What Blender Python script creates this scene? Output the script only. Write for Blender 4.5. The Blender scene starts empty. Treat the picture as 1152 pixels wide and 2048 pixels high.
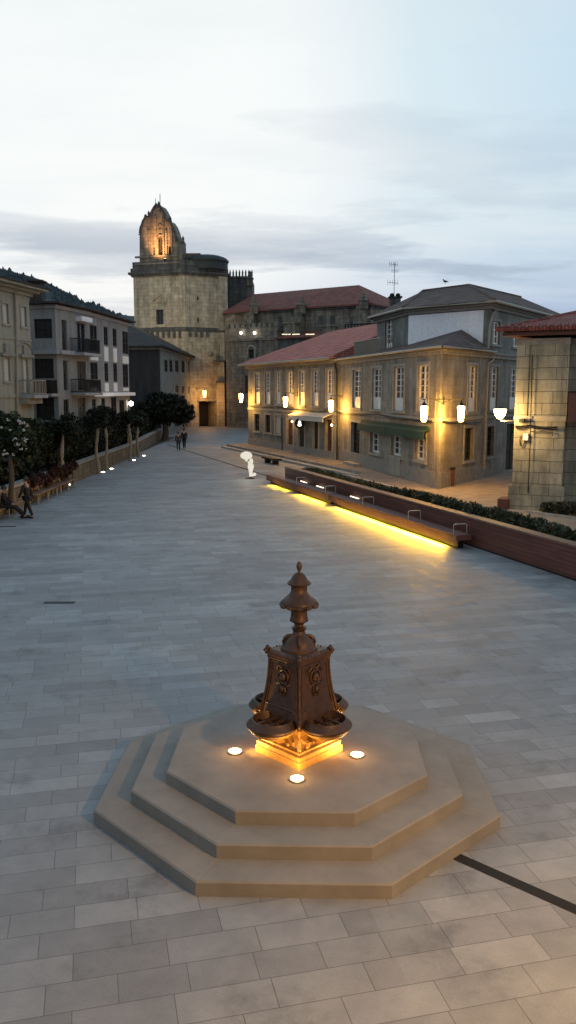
import bpy, math, random
from mathutils import Vector, Matrix
random.seed(7)
V = Vector
sc = bpy.context.scene
col = sc.collection
# ------------------------------------------------------------------ camera
FPX, PIT, CH = 1650.0, math.radians(8.41), 5.2
cam_d = bpy.data.cameras.new('camera'); cam = bpy.data.objects.new('camera', cam_d); col.objects.link(cam)
cam.location = (0, 0, CH); cam.rotation_euler = (math.pi/2-PIT, 0, 0)
cam_d.sensor_fit = 'VERTICAL'; cam_d.sensor_height = 36; cam_d.lens = 36*FPX/2048
cam_d.clip_end = 6000; sc.camera = cam

def ray(u, v):
    a = (u-576)/FPX; b = -(v-1024)/FPX
    return V((a, math.cos(PIT)+b*math.sin(PIT), -math.sin(PIT)+b*math.cos(PIT)))
def G(u, v, z=0.0):
    d = ray(u, v); t = (z-CH)/d.z; return V((d.x*t, d.y*t, z))
def AT(u, v, Y):
    d = ray(u, v); t = Y/d.y; return V((d.x*t, Y, CH+d.z*t))

# ------------------------------------------------------------------ materials
def newmat(name):
    m = bpy.data.materials.new(name); m.use_nodes = True
    nt = m.node_tree; b = nt.nodes['Principled BSDF']; return m, nt, b
def N(nt, t, **k):
    n = nt.nodes.new(t)
    for a, v in k.items():
        if a in n.bl_rna.properties and a not in ('inputs',): setattr(n, a, v)
    return n
def setin(n, **k):
    for a, v in k.items(): n.inputs[a.replace('_', ' ')].default_value = v
def L(nt, a, b): nt.links.new(a, b)
def c4(c): return (c[0], c[1], c[2], 1)
def wall_uv(nt):
    g = N(nt, 'ShaderNodeNewGeometry')
    cr = N(nt, 'ShaderNodeVectorMath', operation='CROSS_PRODUCT'); cr.inputs[0].default_value = (0, 0, 1)
    L(nt, g.outputs['True Normal'], cr.inputs[1])
    no = N(nt, 'ShaderNodeVectorMath', operation='NORMALIZE'); L(nt, cr.outputs[0], no.inputs[0])
    do = N(nt, 'ShaderNodeVectorMath', operation='DOT_PRODUCT'); L(nt, g.outputs['Position'], do.inputs[0]); L(nt, no.outputs[0], do.inputs[1])
    sp = N(nt, 'ShaderNodeSeparateXYZ'); L(nt, g.outputs['Position'], sp.inputs[0])
    cb = N(nt, 'ShaderNodeCombineXYZ'); L(nt, do.outputs['Value'], cb.inputs[0]); L(nt, sp.outputs[2], cb.inputs[1])
    return cb.outputs[0], g.outputs['Position']
def noise(nt, vec, scale, detail=4, rough=.55):
    n = N(nt, 'ShaderNodeTexNoise'); n.inputs['Scale'].default_value = scale; n.inputs['Detail'].default_value = detail
    n.inputs['Roughness'].default_value = rough
    if vec is not None: L(nt, vec, n.inputs['Vector'])
    return n.outputs['Fac']
def ramp(nt, fac, pts):
    r = N(nt, 'ShaderNodeValToRGB'); L(nt, fac, r.inputs[0]); e = r.color_ramp.elements
    while len(e) < len(pts): e.new(.5)
    for i, (p, c) in enumerate(pts):
        e[i].position = p; e[i].color = c4(c) if not isinstance(c, (int, float)) else (c, c, c, 1)
    return r.outputs[0]
def mul(nt, a, b, fac=1.0, mode='MULTIPLY'):
    m = N(nt, 'ShaderNodeMix', data_type='RGBA', blend_type=mode); m.inputs[0].default_value = fac
    for s, i in ((a, 6), (b, 7)):
        if isinstance(s, tuple): m.inputs[i].default_value = c4(s)
        else: L(nt, s, m.inputs[i])
    return m.outputs[2]
def bump(nt, b, h, strength=.4, dist=.02):
    n = N(nt, 'ShaderNodeBump'); n.inputs['Strength'].default_value = strength; n.inputs['Distance'].default_value = dist
    L(nt, h, n.inputs['Height']); L(nt, n.outputs[0], b.inputs['Normal'])
def scaled(nt, vec, s):
    m = N(nt, 'ShaderNodeVectorMath', operation='MULTIPLY'); L(nt, vec, m.inputs[0]); m.inputs[1].default_value = s; return m.outputs[0]

def stone(name, c1, c2, mortar, bw=.9, bh=.36, msize=.012, rough=.85, stain=.5, lich=None):
    m, nt, b = newmat(name); uv, pos = wall_uv(nt)
    wob = N(nt, 'ShaderNodeTexNoise'); L(nt, pos, wob.inputs['Vector']); wob.inputs['Scale'].default_value = 2.2
    ws = N(nt, 'ShaderNodeVectorMath', operation='SCALE'); L(nt, wob.outputs['Color'], ws.inputs[0]); ws.inputs['Scale'].default_value = .05
    wa = N(nt, 'ShaderNodeVectorMath', operation='ADD'); L(nt, uv, wa.inputs[0]); L(nt, ws.outputs[0], wa.inputs[1])
    br = N(nt, 'ShaderNodeTexBrick'); L(nt, wa.outputs[0], br.inputs['Vector'])
    br.offset = .43; br.offset_frequency = 2; br.squash = .8; br.squash_frequency = 3
    br.inputs['Color1'].default_value = c4(c1); br.inputs['Color2'].default_value = c4(c2); br.inputs['Mortar'].default_value = c4(mortar)
    br.inputs['Scale'].default_value = 1; br.inputs['Brick Width'].default_value = bw; br.inputs['Row Height'].default_value = bh
    br.inputs['Mortar Size'].default_value = msize; br.inputs['Mortar Smooth'].default_value = .3
    n1 = noise(nt, pos, 1.3, 8, .65); s1 = ramp(nt, n1, [(.3, .55), (.65, 1.15)])
    c = mul(nt, br.outputs['Color'], s1, .8)
    st = noise(nt, scaled(nt, uv, (1.6, .16, 1)), 1.0, 6, .6); s2 = ramp(nt, st, [(.38, 1-stain), (.6, 1.0)])
    c = mul(nt, c, s2, 1)
    n3 = noise(nt, pos, 14, 5, .7); c = mul(nt, c, ramp(nt, n3, [(.3, .75), (.7, 1.15)]), .7)
    if lich: 
        f = ramp(nt, noise(nt, pos, .9, 7, .7), [(.52, 0), (.68, .7)])
        mx = N(nt, 'ShaderNodeMix', data_type='RGBA'); L(nt, f, mx.inputs[0]); L(nt, c, mx.inputs[6]); mx.inputs[7].default_value = c4(lich); c = mx.outputs[2]
    L(nt, c, b.inputs['Base Color']); b.inputs['Roughness'].default_value = rough
    h = mul(nt, ramp(nt, br.outputs['Fac'], [(0, 1), (1, 0)]), n3, .35, 'ADD'); 
    bump(nt, b, h, .5, .02); return m
def plain(name, c, rough=.7, metal=0, var=.25, sc_=6, bmp=.15, spec=None):
    m, nt, b = newmat(name); g = N(nt, 'ShaderNodeNewGeometry')
    n = noise(nt, g.outputs['Position'], sc_, 6, .65)
    cc = mul(nt, c, ramp(nt, n, [(.3, 1-var), (.7, 1+var*.6)]), 1)
    L(nt, cc, b.inputs['Base Color']); b.inputs['Roughness'].default_value = rough; b.inputs['Metallic'].default_value = metal
    if bmp: bump(nt, b, n, bmp, .02)
    return m
def plaster(name, c, stain=.3):
    m, nt, b = newmat(name); uv, pos = wall_uv(nt)
    st = noise(nt, scaled(nt, uv, (1.5, .2, 1)), 1.2, 6, .65)
    cc = mul(nt, c, ramp(nt, st, [(.35, 1-stain), (.65, 1.05)]), 1)
    n = noise(nt, pos, 9, 6, .7); cc = mul(nt, cc, ramp(nt, n, [(.3, .85), (.7, 1.1)]), 1)
    L(nt, cc, b.inputs['Base Color']); b.inputs['Roughness'].default_value = .9; bump(nt, b, n, .2, .01); return m
def tiles(name, c1, c2, pitch=.24, amp=.6):
    m, nt, b = newmat(name); uv, pos = wall_uv(nt)
    w = N(nt, 'ShaderNodeTexWave', wave_type='BANDS', bands_direction='X'); L(nt, uv, w.inputs['Vector']); w.inputs['Scale'].default_value = 1/pitch/2*1.0; w.inputs['Distortion'].default_value = .4
    br = N(nt, 'ShaderNodeTexBrick'); L(nt, uv, br.inputs['Vector']); br.offset = 0
    br.inputs['Color1'].default_value = c4(c1); br.inputs['Color2'].default_value = c4(c2); br.inputs['Mortar'].default_value = c4(tuple(x*.35 for x in c1))
    br.inputs['Scale'].default_value = 1; br.inputs['Brick Width'].default_value = pitch*2; br.inputs['Row Height'].default_value = .16; br.inputs['Mortar Size'].default_value = .015
    n = noise(nt, pos, 1.2, 8, .7)
    c = mul(nt, br.outputs['Color'], ramp(nt, n, [(.3, .45), (.7, 1.2)]), .9)
    c = mul(nt, c, ramp(nt, w.outputs['Fac'], [(0, .5), (.6, 1.1)]), amp)
    L(nt, c, b.inputs['Base Color']); b.inputs['Roughness'].default_value = .85; bump(nt, b, w.outputs['Fac'], .8, .05); return m
def glow(name, c, s):
    m = bpy.data.materials.new(name); m.use_nodes = True; nt = m.node_tree; nt.nodes.clear()
    e = N(nt, 'ShaderNodeEmission'); e.inputs[0].default_value = c4(c); e.inputs[1].default_value = s
    o = N(nt, 'ShaderNodeOutputMaterial'); L(nt, e.outputs[0], o.inputs[0]); return m
def leafm(name, c1, c2):
    m, nt, b = newmat(name); g = N(nt, 'ShaderNodeNewGeometry')
    n = noise(nt, g.outputs['Position'], 2.5, 3)
    f = ramp(nt, n, [(.35, c1), (.65, c2)]); L(nt, f, b.inputs['Base Color']); b.inputs['Roughness'].default_value = .6
    b.inputs['Specular IOR Level'].default_value = .25
    return m

def paving():
    m, nt, b = newmat('plaza_paving'); g = N(nt, 'ShaderNodeNewGeometry'); pos = g.outputs['Position']
    mp = N(nt, 'ShaderNodeMapping', vector_type='POINT'); L(nt, pos, mp.inputs[0]); mp.inputs['Rotation'].default_value = (0, 0, math.radians(-13.5)); mp.inputs['Location'].default_value = (.31, .12, 0)
    br = N(nt, 'ShaderNodeTexBrick'); L(nt, mp.outputs[0], br.inputs['Vector'])
    br.offset = .37; br.offset_frequency = 2; br.squash = .72; br.squash_frequency = 3
    br.inputs['Color1'].default_value = (.24, .252, .26, 1); br.inputs['Color2'].default_value = (.31, .325, .335, 1); br.inputs['Mortar'].default_value = (.13, .135, .14, 1)
    br.inputs['Scale'].default_value = 1; br.inputs['Brick Width'].default_value = .86; br.inputs['Row Height'].default_value = .37
    br.inputs['Mortar Size'].default_value = .0045; br.inputs['Mortar Smooth'].default_value = .2; br.inputs['Bias'].default_value = -.15
    # larger tone groups
    br2 = N(nt, 'ShaderNodeTexBrick'); L(nt, mp.outputs[0], br2.inputs['Vector']); br2.offset = .61; br2.squash = 1
    br2.inputs['Color1'].default_value = (.9, .9, .91, 1); br2.inputs['Color2'].default_value = (1.08, 1.08, 1.07, 1); br2.inputs['Mortar'].default_value = (1, 1, 1, 1)
    br2.inputs['Scale'].default_value = 1; br2.inputs['Brick Width'].default_value = 2.9; br2.inputs['Row Height'].default_value = .37; br2.inputs['Mortar Size'].default_value = 0
    c = mul(nt, br.outputs['Color'], br2.outputs['Color'], 1)
    n1 = noise(nt, pos, .35, 6, .6); c = mul(nt, c, ramp(nt, n1, [(.3, .82), (.7, 1.12)]), 1)
    n2 = noise(nt, pos, 2.2, 8, .7); c = mul(nt, c, ramp(nt, n2, [(.3, .8), (.7, 1.12)]), 1)
    n3 = noise(nt, pos, 60, 3, .6); c = mul(nt, c, ramp(nt, n3, [(.3, .85), (.7, 1.1)]), .8)
    st = noise(nt, pos, .9, 9, .72); c = mul(nt, c, ramp(nt, st, [(.34, .72), (.46, 1), (.6, 1.0), (.72, 1.1)]), 1)
    # gum spots
    vo = N(nt, 'ShaderNodeTexVoronoi'); L(nt, pos, vo.inputs['Vector']); vo.inputs['Scale'].default_value = 1.1; vo.inputs['Randomness'].default_value = 1
    nd = N(nt, 'ShaderNodeMath', operation='ADD'); L(nt, vo.outputs['Distance'], nd.inputs[0]); 
    sm = N(nt, 'ShaderNodeMath', operation='MULTIPLY'); L(nt, noise(nt, pos, 30, 2), sm.inputs[0]); sm.inputs[1].default_value = .03; L(nt, sm.outputs[0], nd.inputs[1])
    c = mul(nt, c, ramp(nt, nd.outputs[0], [(.028, .35), (.045, 1)]), 1)
    L(nt, c, b.inputs['Base Color'])
    L(nt, ramp(nt, n2, [(.3, .5), (.7, .75)]), b.inputs['Roughness'])
    b.inputs['Specular IOR Level'].default_value = .35
    h = mul(nt, ramp(nt, br.outputs['Fac'], [(0, 1), (1, 0)]), n3, .3, 'ADD')
    bump(nt, b, h, .35, .006); return m

M = {}
M['paving'] = paving()
M['garden_stone'] = stone('garden_wall_stone', (.13, .12, .09), (.18, .165, .125), (.07, .06, .05), .6, .3, .015, .9, .5)
M['lane'] = stone('lane_paving', (.36, .31, .27), (.42, .37, .32), (.2, .18, .16), .8, .4)
M['terrace'] = plain('terrace_granite', (.36, .34, .31), .8, 0, .25, 2.5, .15)
M['octstone'] = plain('steps_stone', (.235, .22, .195), .8, 0, .2, 1.6, .2)
M['granite'] = stone('granite_blocks', (.3, .275, .22), (.35, .32, .26), (.21, .19, .15), .95, .42, .008, .85, .4)
M['granite_grey'] = stone('grey_granite_blocks', (.22, .225, .2), (.28, .275, .24), (.17, .165, .145), .8, .4, .006, .85, .35)
M['granite_big'] = stone('large_granite_blocks', (.32, .31, .24), (.44, .41, .32), (.14, .13, .1), 1.15, .47, .016, .85, .5)
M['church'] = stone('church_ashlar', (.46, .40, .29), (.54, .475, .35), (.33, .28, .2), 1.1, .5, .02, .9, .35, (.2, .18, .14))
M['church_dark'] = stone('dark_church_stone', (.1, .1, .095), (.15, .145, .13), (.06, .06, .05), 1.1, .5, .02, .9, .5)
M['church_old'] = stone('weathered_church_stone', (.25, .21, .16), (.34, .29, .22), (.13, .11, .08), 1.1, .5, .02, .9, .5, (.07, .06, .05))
M['trim'] = plain('granite_trim', (.33, .31, .26), .8, 0, .3, 4, .15)
M['trim_grey'] = plain('grey_trim', (.25, .24, .22), .8, 0, .3, 4, .15)
M['plaster'] = plaster('cream_plaster', (.34, .33, .27), .25)
M['plaster_white'] = plaster('grey_white_plaster', (.37, .37, .39), .25)
M['plaster_bay'] = plaster('bay_plaster', (.30, .30, .295), .3)
M['white_panel'] = plaster('white_painted_panel', (.86, .86, .9), .08)
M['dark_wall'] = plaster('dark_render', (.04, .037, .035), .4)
M['white'] = plain('white_paint', (.8, .78, .73), .5, 0, .1, 8, .05)
M['white_blind'] = plain('white_shutter', (.55, .54, .5), .6, 0, .1, 8, .05)
M['glass'] = plain('window_glass', (.03, .03, .035), .12, 0, .2, 2, 0)
M['darkwood'] = plain('dark_wood', (.02, .015, .013), .6, 0, .3, 8, .1)
M['redwood'] = plain('red_door_wood', (.09, .03, .02), .6, 0, .3, 8, .1)
M['tile_red'] = tiles('red_roof_tiles', (.60, .19, .14), (.66, .22, .165), .26, .45)
M['tile_bright'] = tiles('bright_red_tiles', (.3, .075, .055), (.38, .11, .08), .22, .9)
M['tile_brown'] = tiles('old_brown_tiles', (.12, .08, .068), (.2, .13, .105), .24, .8)
M['tile_church'] = tiles('church_red_tiles', (.26, .085, .065), (.32, .11, .085), .3, .5)
M['tile_dark'] = tiles('dark_roof_tiles', (.05, .04, .037), (.075, .06, .055), .24, .6)
M['lead'] = plain('green_copper', (.035, .043, .042), .7, .1, .4, 1, .1)
M['iron'] = plain('black_iron', (.02, .02, .02), .5, .6, .2, 10, .05)
M['pipe'] = plain('painted_pipe', (.3, .27, .22), .5, .2, .2, 6, .05)
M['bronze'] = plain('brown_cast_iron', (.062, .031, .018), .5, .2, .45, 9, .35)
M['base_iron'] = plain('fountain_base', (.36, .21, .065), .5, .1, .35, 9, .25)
M['panelwall'] = None
M['bark'] = plain('pale_bark', (.26, .22, .17), .85, 0, .5, 12, .5)
M['bark_dark'] = plain('dark_bark', (.07, .055, .045), .9, 0, .4, 10, .4)
M['leaf'] = leafm('leaves', (.010, .016, .007), (.03, .042, .018))
M['leaf_dark'] = leafm('dark_leaves', (.005, .008, .004), (.012, .018, .008))
M['leaf_mid'] = leafm('hedge_leaves', (.02, .026, .012), (.055, .06, .03))
M['flower'] = plain('pale_flower', (.45, .43, .42), .7, 0, .2, 8, 0)
M['forest'] = leafm('forest', (.026, .04, .045), (.04, .058, .062))  # leaf colours lightened and blued to stand in for distance haze
M['hill'] = plain('hillside', (.035, .052, .058), 1, 0, .4, .02, 0)  # haze tint put into the base colour, as in the trees
M['soil'] = plain('soil', (.05, .04, .03), .95, 0, .4, 6, .3)
M['awning'] = plain('green_canvas', (.02, .06, .035), .8, 0, .2, 6, .05)
M['cloth'] = plain('dark_cloth', (.006, .006, .008), .85, 0, .3, 12, .1)
M['cloth2'] = plain('grey_jacket_cloth', (.05, .04, .038), .85, 0, .3, 12, .1)
M['jeans'] = plain('dark_jeans', (.018, .022, .035), .85, 0, .3, 12, .1)
M['skin'] = plain('skin', (.35, .2, .14), .55, 0, .1, 8, 0)
M['hair'] = plain('dark_hair', (.02, .014, .01), .6, 0, .2, 20, .2)
M['slot'] = plain('drain_slot', (.012, .010, .009), .9, 0, .3, 8, .2)
M['grate'] = plain('grate_metal', (.07, .075, .08), .6, .5, .3, 8, .1)
M['benchwood'] = plain('bench_wood', (.2, .12, .08), .6, 0, .35, 5, .15)
M['redbench'] = plain('red_brown_bench', (.14, .06, .045), .55, 0, .3, 5, .1)
M['steel'] = plain('brushed_steel', (.45, .42, .38), .35, .8, .1, 8, .03)
M['flowerpot'] = plain('terracotta', (.2, .07, .04), .8, 0, .3, 6, .1)
M['redleaf'] = leafm('red_foliage', (.02, .006, .005), (.045, .014, .01))
G_LAN = glow('lantern_glass', (1, .50, .11), 62)
G_LAN2 = glow('far_lantern_glass', (1, .48, .13), 45)
G_BOWL = glow('bowl_lamp_glass', (1, .62, .2), 26)
G_UP = glow('fountain_uplight_lens', (1, .58, .22), 60)
G_YEL = glow('yellow_light_strip', (1, .54, .02), 12)
G_WHI = glow('white_lamp', (1, .93, .78), 14)
G_SMW = glow('small_white_lamp', (1, .85, .6), 1.6)
G_FIG = glow('lit_white_figure', (1, .94, .8), .8)
G_WARM = glow('small_warm_lamp', (1, .65, .25), 14)
G_GRN = glow('green_yellow_floodlight', (.75, .85, .1), 12)
G_SLIT = glow('warm_white_slit', (1, .8, .6), 3)

def panel_mat():
    m, nt, b = newmat('red_brown_boards'); uv, pos = wall_uv(nt)
    br = N(nt, 'ShaderNodeTexBrick'); L(nt, uv, br.inputs['Vector']); br.offset = .5
    br.inputs['Color1'].default_value = (.1, .033, .022, 1); br.inputs['Color2'].default_value = (.15, .055, .037, 1); br.inputs['Mortar'].default_value = (.03, .012, .01, 1)
    br.inputs['Scale'].default_value = 1; br.inputs['Brick Width'].default_value = 2.4; br.inputs['Row Height'].default_value = .125; br.inputs['Mortar Size'].default_value = .008
    n = noise(nt, scaled(nt, uv, (.6, 6, 1)), 1.5, 6, .6); c = mul(nt, br.outputs['Color'], ramp(nt, n, [(.3, .65), (.7, 1.2)]), 1)
    L(nt, c, b.inputs['Base Color']); b.inputs['Roughness'].default_value = .6
    bump(nt, b, ramp(nt, br.outputs['Fac'], [(0, 1), (1, 0)]), .6, .01); return m
M['panelwall'] = panel_mat()

# ------------------------------------------------------------------ mesh builder and objects
OFF = {}
def tag(o, label=None, cat=None, group=None, kind=None):
    if label: o['label'] = label
    if cat: o['category'] = cat
    if group: o['group'] = group
    if kind: o['kind'] = kind
    return o
def thing(name, loc, label, cat, group=None, world=True, rz=0):
    o = bpy.data.objects.new(name, None); col.objects.link(o); o.location = V(loc); o.rotation_euler = (0, 0, rz); o.empty_display_size = .2
    OFF[o.name] = V(loc) if world else V((0, 0, 0))
    return tag(o, label, cat, group)
class MB:
    def __init__(s): s.v = []; s.f = []
    def add(s, vs, fs):
        k = len(s.v); s.v += [tuple(x) for x in vs]; s.f += [tuple(i+k for i in f) for f in fs]; return s
    def obox(s, o, a, b, c):
        o, a, b, c = V(o), V(a), V(b), V(c)
        p = [o, o+a, o+a+b, o+b, o+c, o+a+c, o+a+b+c, o+b+c]
        fs = [(0, 3, 2, 1), (4, 5, 6, 7), (0, 1, 5, 4), (1, 2, 6, 5), (2, 3, 7, 6), (3, 0, 4, 7)]
        if a.cross(b).dot(c) < 0: fs = [f[::-1] for f in fs]
        return s.add(p, fs)
    def box(s, x0, x1, y0, y1, z0, z1): return s.obox((x0, y0, z0), (x1-x0, 0, 0), (0, y1-y0, 0), (0, 0, z1-z0))
    def prism(s, poly, z0, z1, taper=None):
        n = len(poly); p = [V((q[0], q[1], z0)) for q in poly] + [V((q[0], q[1], z1)) for q in (taper or poly)]
        fs = [tuple(range(n))[::-1], tuple(range(n, 2*n))] + [(i, (i+1) % n, n+(i+1) % n, n+i) for i in range(n)]
        ar = sum(poly[i][0]*poly[(i+1) % n][1]-poly[(i+1) % n][0]*poly[i][1] for i in range(n))
        if ar < 0: fs = [f[::-1] for f in fs]
        return s.add(p, fs)
    def lathe(s, prof, n=24, c=(0, 0, 0), ph=0):
        c = V(c); vs = []; fs = []
        for r, z in prof:
            for i in range(n):
                a = ph+2*math.pi*i/n; vs.append((c.x+r*math.cos(a), c.y+r*math.sin(a), c.z+z))
        for k in range(len(prof)-1):
            for i in range(n):
                j = (i+1) % n; fs.append((k*n+i, k*n+j, (k+1)*n+j, (k+1)*n+i))
        fs.append(tuple(range(n))[::-1]); fs.append(tuple((len(prof)-1)*n+i for i in range(n)))
        return s.add(vs, fs)
    def tube(s, pts, r, n=8, cap=True):
        pts = [V(p) for p in pts]; rs = r if isinstance(r, (list, tuple)) else [r]*len(pts); vs = []; fs = []
        up = V((0, 0, 1))
        for k, p in enumerate(pts):
            d = (pts[min(k+1, len(pts)-1)]-pts[max(k-1, 0)]).normalized()
            if abs(d.z) > .95: up = V((0, 1, 0)) 
            else: up = V((0, 0, 1))
            x = d.cross(up).normalized(); y = d.cross(x)
            if k and (x.dot(px) < 0): x = -x; y = -y
            px = x
            for i in range(n):
                a = 2*math.pi*i/n; vs.append(p+(x*math.cos(a)+y*math.sin(a))*rs[k])
        for k in range(len(pts)-1):
            for i in range(n):
                j = (i+1) % n; fs.append((k*n+i, k*n+j, (k+1)*n+j, (k+1)*n+i))
        if cap: fs.append(tuple(range(n))[::-1]); fs.append(tuple((len(pts)-1)*n+i for i in range(n)))
        return s.add(vs, fs)
    def ell(s, c, r, n=12, m=8, jit=0):
        c = V(c); vs = []; fs = []
        for k in range(m+1):
            t = math.pi*k/m
            for i in range(n):
                a = 2*math.pi*i/n; q = 1+random.uniform(-jit, jit)
                vs.append((c.x+r[0]*q*math.sin(t)*math.cos(a), c.y+r[1]*q*math.sin(t)*math.sin(a), c.z+r[2]*q*math.cos(t)))
        for k in range(m):
            for i in range(n):
                j = (i+1) % n; fs.append((k*n+i, (k+1)*n+i, (k+1)*n+j, k*n+j))
        return s.add(vs, fs)
    def leaf(s, c, size):
        c = V(c); a = V((random.gauss(0, 1), random.gauss(0, 1), random.gauss(0, 1))).normalized()
        b = a.cross(V((random.gauss(0, 1), random.gauss(0, 1), random.gauss(0, 1)))).normalized()
        w = size*random.uniform(.6, 1.2); h = w*.5
        return s.add([c-a*w, c-b*h*.9+a*w*.1, c+a*w, c+b*h], [(0, 1, 2, 3)])
    def build(s, name, mat, parent=None, smooth=False, **k):
        me = bpy.data.meshes.new(name); off = OFF.get(parent.name, V((0, 0, 0))) if parent else V((0, 0, 0))
        me.from_pydata([(x-off.x, y-off.y, z-off.z) for x, y, z in s.v], [], s.f); me.materials.append(mat)
        if smooth:
            for p in me.polygons: p.use_smooth = True
        o = bpy.data.objects.new(name, me); col.objects.link(o)
        if smooth:
            me.update()
            try: me.set_sharp_from_angle(angle=math.radians(40))
            except Exception: pass
        if parent: o.parent = parent; OFF[o.name] = off
        if k: tag(o, **k)
        return o
def kids(o): return [c for c in bpy.data.objects if c.parent == o]
def copy_tree(o, parent=None):
    c = o.copy(); col.objects.link(c); c.parent = parent
    for ch in kids(o): copy_tree(ch, c)
    return c
def light(name, kind, loc, energy, color, parent=None, **k):
    d = bpy.data.lights.new(name, kind); d.energy = energy; d.color = color
    for a, v in k.items():
        if a != 'aim': setattr(d, a, v)
    o = bpy.data.objects.new(name, d); col.objects.link(o); o.location = loc
    if 'aim' in k: o.rotation_euler = (V(k['aim'])-V(loc)).to_track_quat('-Z', 'Y').to_euler()
    if parent: o.parent = parent
    return o

# ------------------------------------------------------------------ facades
class Fac:
    """vertical facade from P0 to P1; outward normal faces the camera side"""
    def __init__(s, P0, P1, z0, z1, out=None):
        s.a = V((P0[0], P0[1], 0)); s.b = V((P1[0], P1[1], 0)); s.z0 = z0; s.z1 = z1
        s.t = (s.b-s.a).normalized(); s.len = (s.b-s.a).length
        n = V((s.t.y, -s.t.x, 0)); mid = (s.a+s.b)/2
        if n.dot(V((0, 0, 0))-mid) < 0: n = -n
        s.n = n if out is None else V(out)
        s.ops = []
    def hit(s, u, v):
        d = ray(u, v); t = s.n.dot(s.a)/s.n.x if False else None
        den = d.x*s.n.x+d.y*s.n.y; t = (s.a.x*s.n.x+s.a.y*s.n.y)/den
        p = V((d.x*t, d.y*t, 0)); return (p-s.a).dot(s.t), CH+d.z*t
    def rect(s, u0, v0, u1, v1):
        vm = (v0+v1)/2; um = (u0+u1)/2
        a = s.hit(u0, vm)[0]; b = s.hit(u1, vm)[0]; z1 = s.hit(um, v0)[1]; z0 = s.hit(um, v1)[1]
        return min(a, b), max(a, b), min(z0, z1), max(z0, z1)
    def P(s, x, d, z): return s.a+s.t*x+s.n*d+V((0, 0, z))
    def fb(s, mb, x0, x1, z0, z1, d0, d1):
        return mb.obox(s.P(x0, d0, z0), s.t*(x1-x0), s.n*(d1-d0), V((0, 0, z1-z0)))
    def wall(s, mb, ops, depth=.25):
        eps = 1e-4
        ops = [(max(o[0], .02), min(o[1], s.len-.02), max(o[2], s.z0), min(o[3], s.z1-.02)) for o in ops]
        xs = sorted(set([0, s.len]+[round(o[0], 4) for o in ops]+[round(o[1], 4) for o in ops]))
        zs = sorted(set([s.z0, s.z1]+[round(o[2], 4) for o in ops]+[round(o[3], 4) for o in ops]))
        flip = s.t.cross(V((0, 0, 1))).dot(s.n) < 0
        def q(a, b, c, d):
            mb.add([a, b, c, d], [(3, 2, 1, 0) if flip else (0, 1, 2, 3)])
        for i in range(len(xs)-1):
            for j in range(len(zs)-1):
                cx = (xs[i]+xs[i+1])/2; cz = (zs[j]+zs[j+1])/2
                if any(o[0] < cx < o[1] and o[2] < cz < o[3] for o in ops): continue
                q(s.P(xs[i], 0, zs[j]), s.P(xs[i+1], 0, zs[j]), s.P(xs[i+1], 0, zs[j+1]), s.P(xs[i], 0, zs[j+1]))
        for x0, x1, z0, z1 in ops:
            q(s.P(x0, 0, z0), s.P(x0, 0, z1), s.P(x0, -depth, z1), s.P(x0, -depth, z0))
            q(s.P(x1, -depth, z0), s.P(x1, -depth, z1), s.P(x1, 0, z1), s.P(x1, 0, z0))
            q(s.P(x0, 0, z1), s.P(x1, 0, z1), s.P(x1, -depth, z1), s.P(x0, -depth, z1))
            q(s.P(x0, -depth, z0), s.P(x1, -depth, z0), s.P(x1, 0, z0), s.P(x0, 0, z0))
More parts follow.
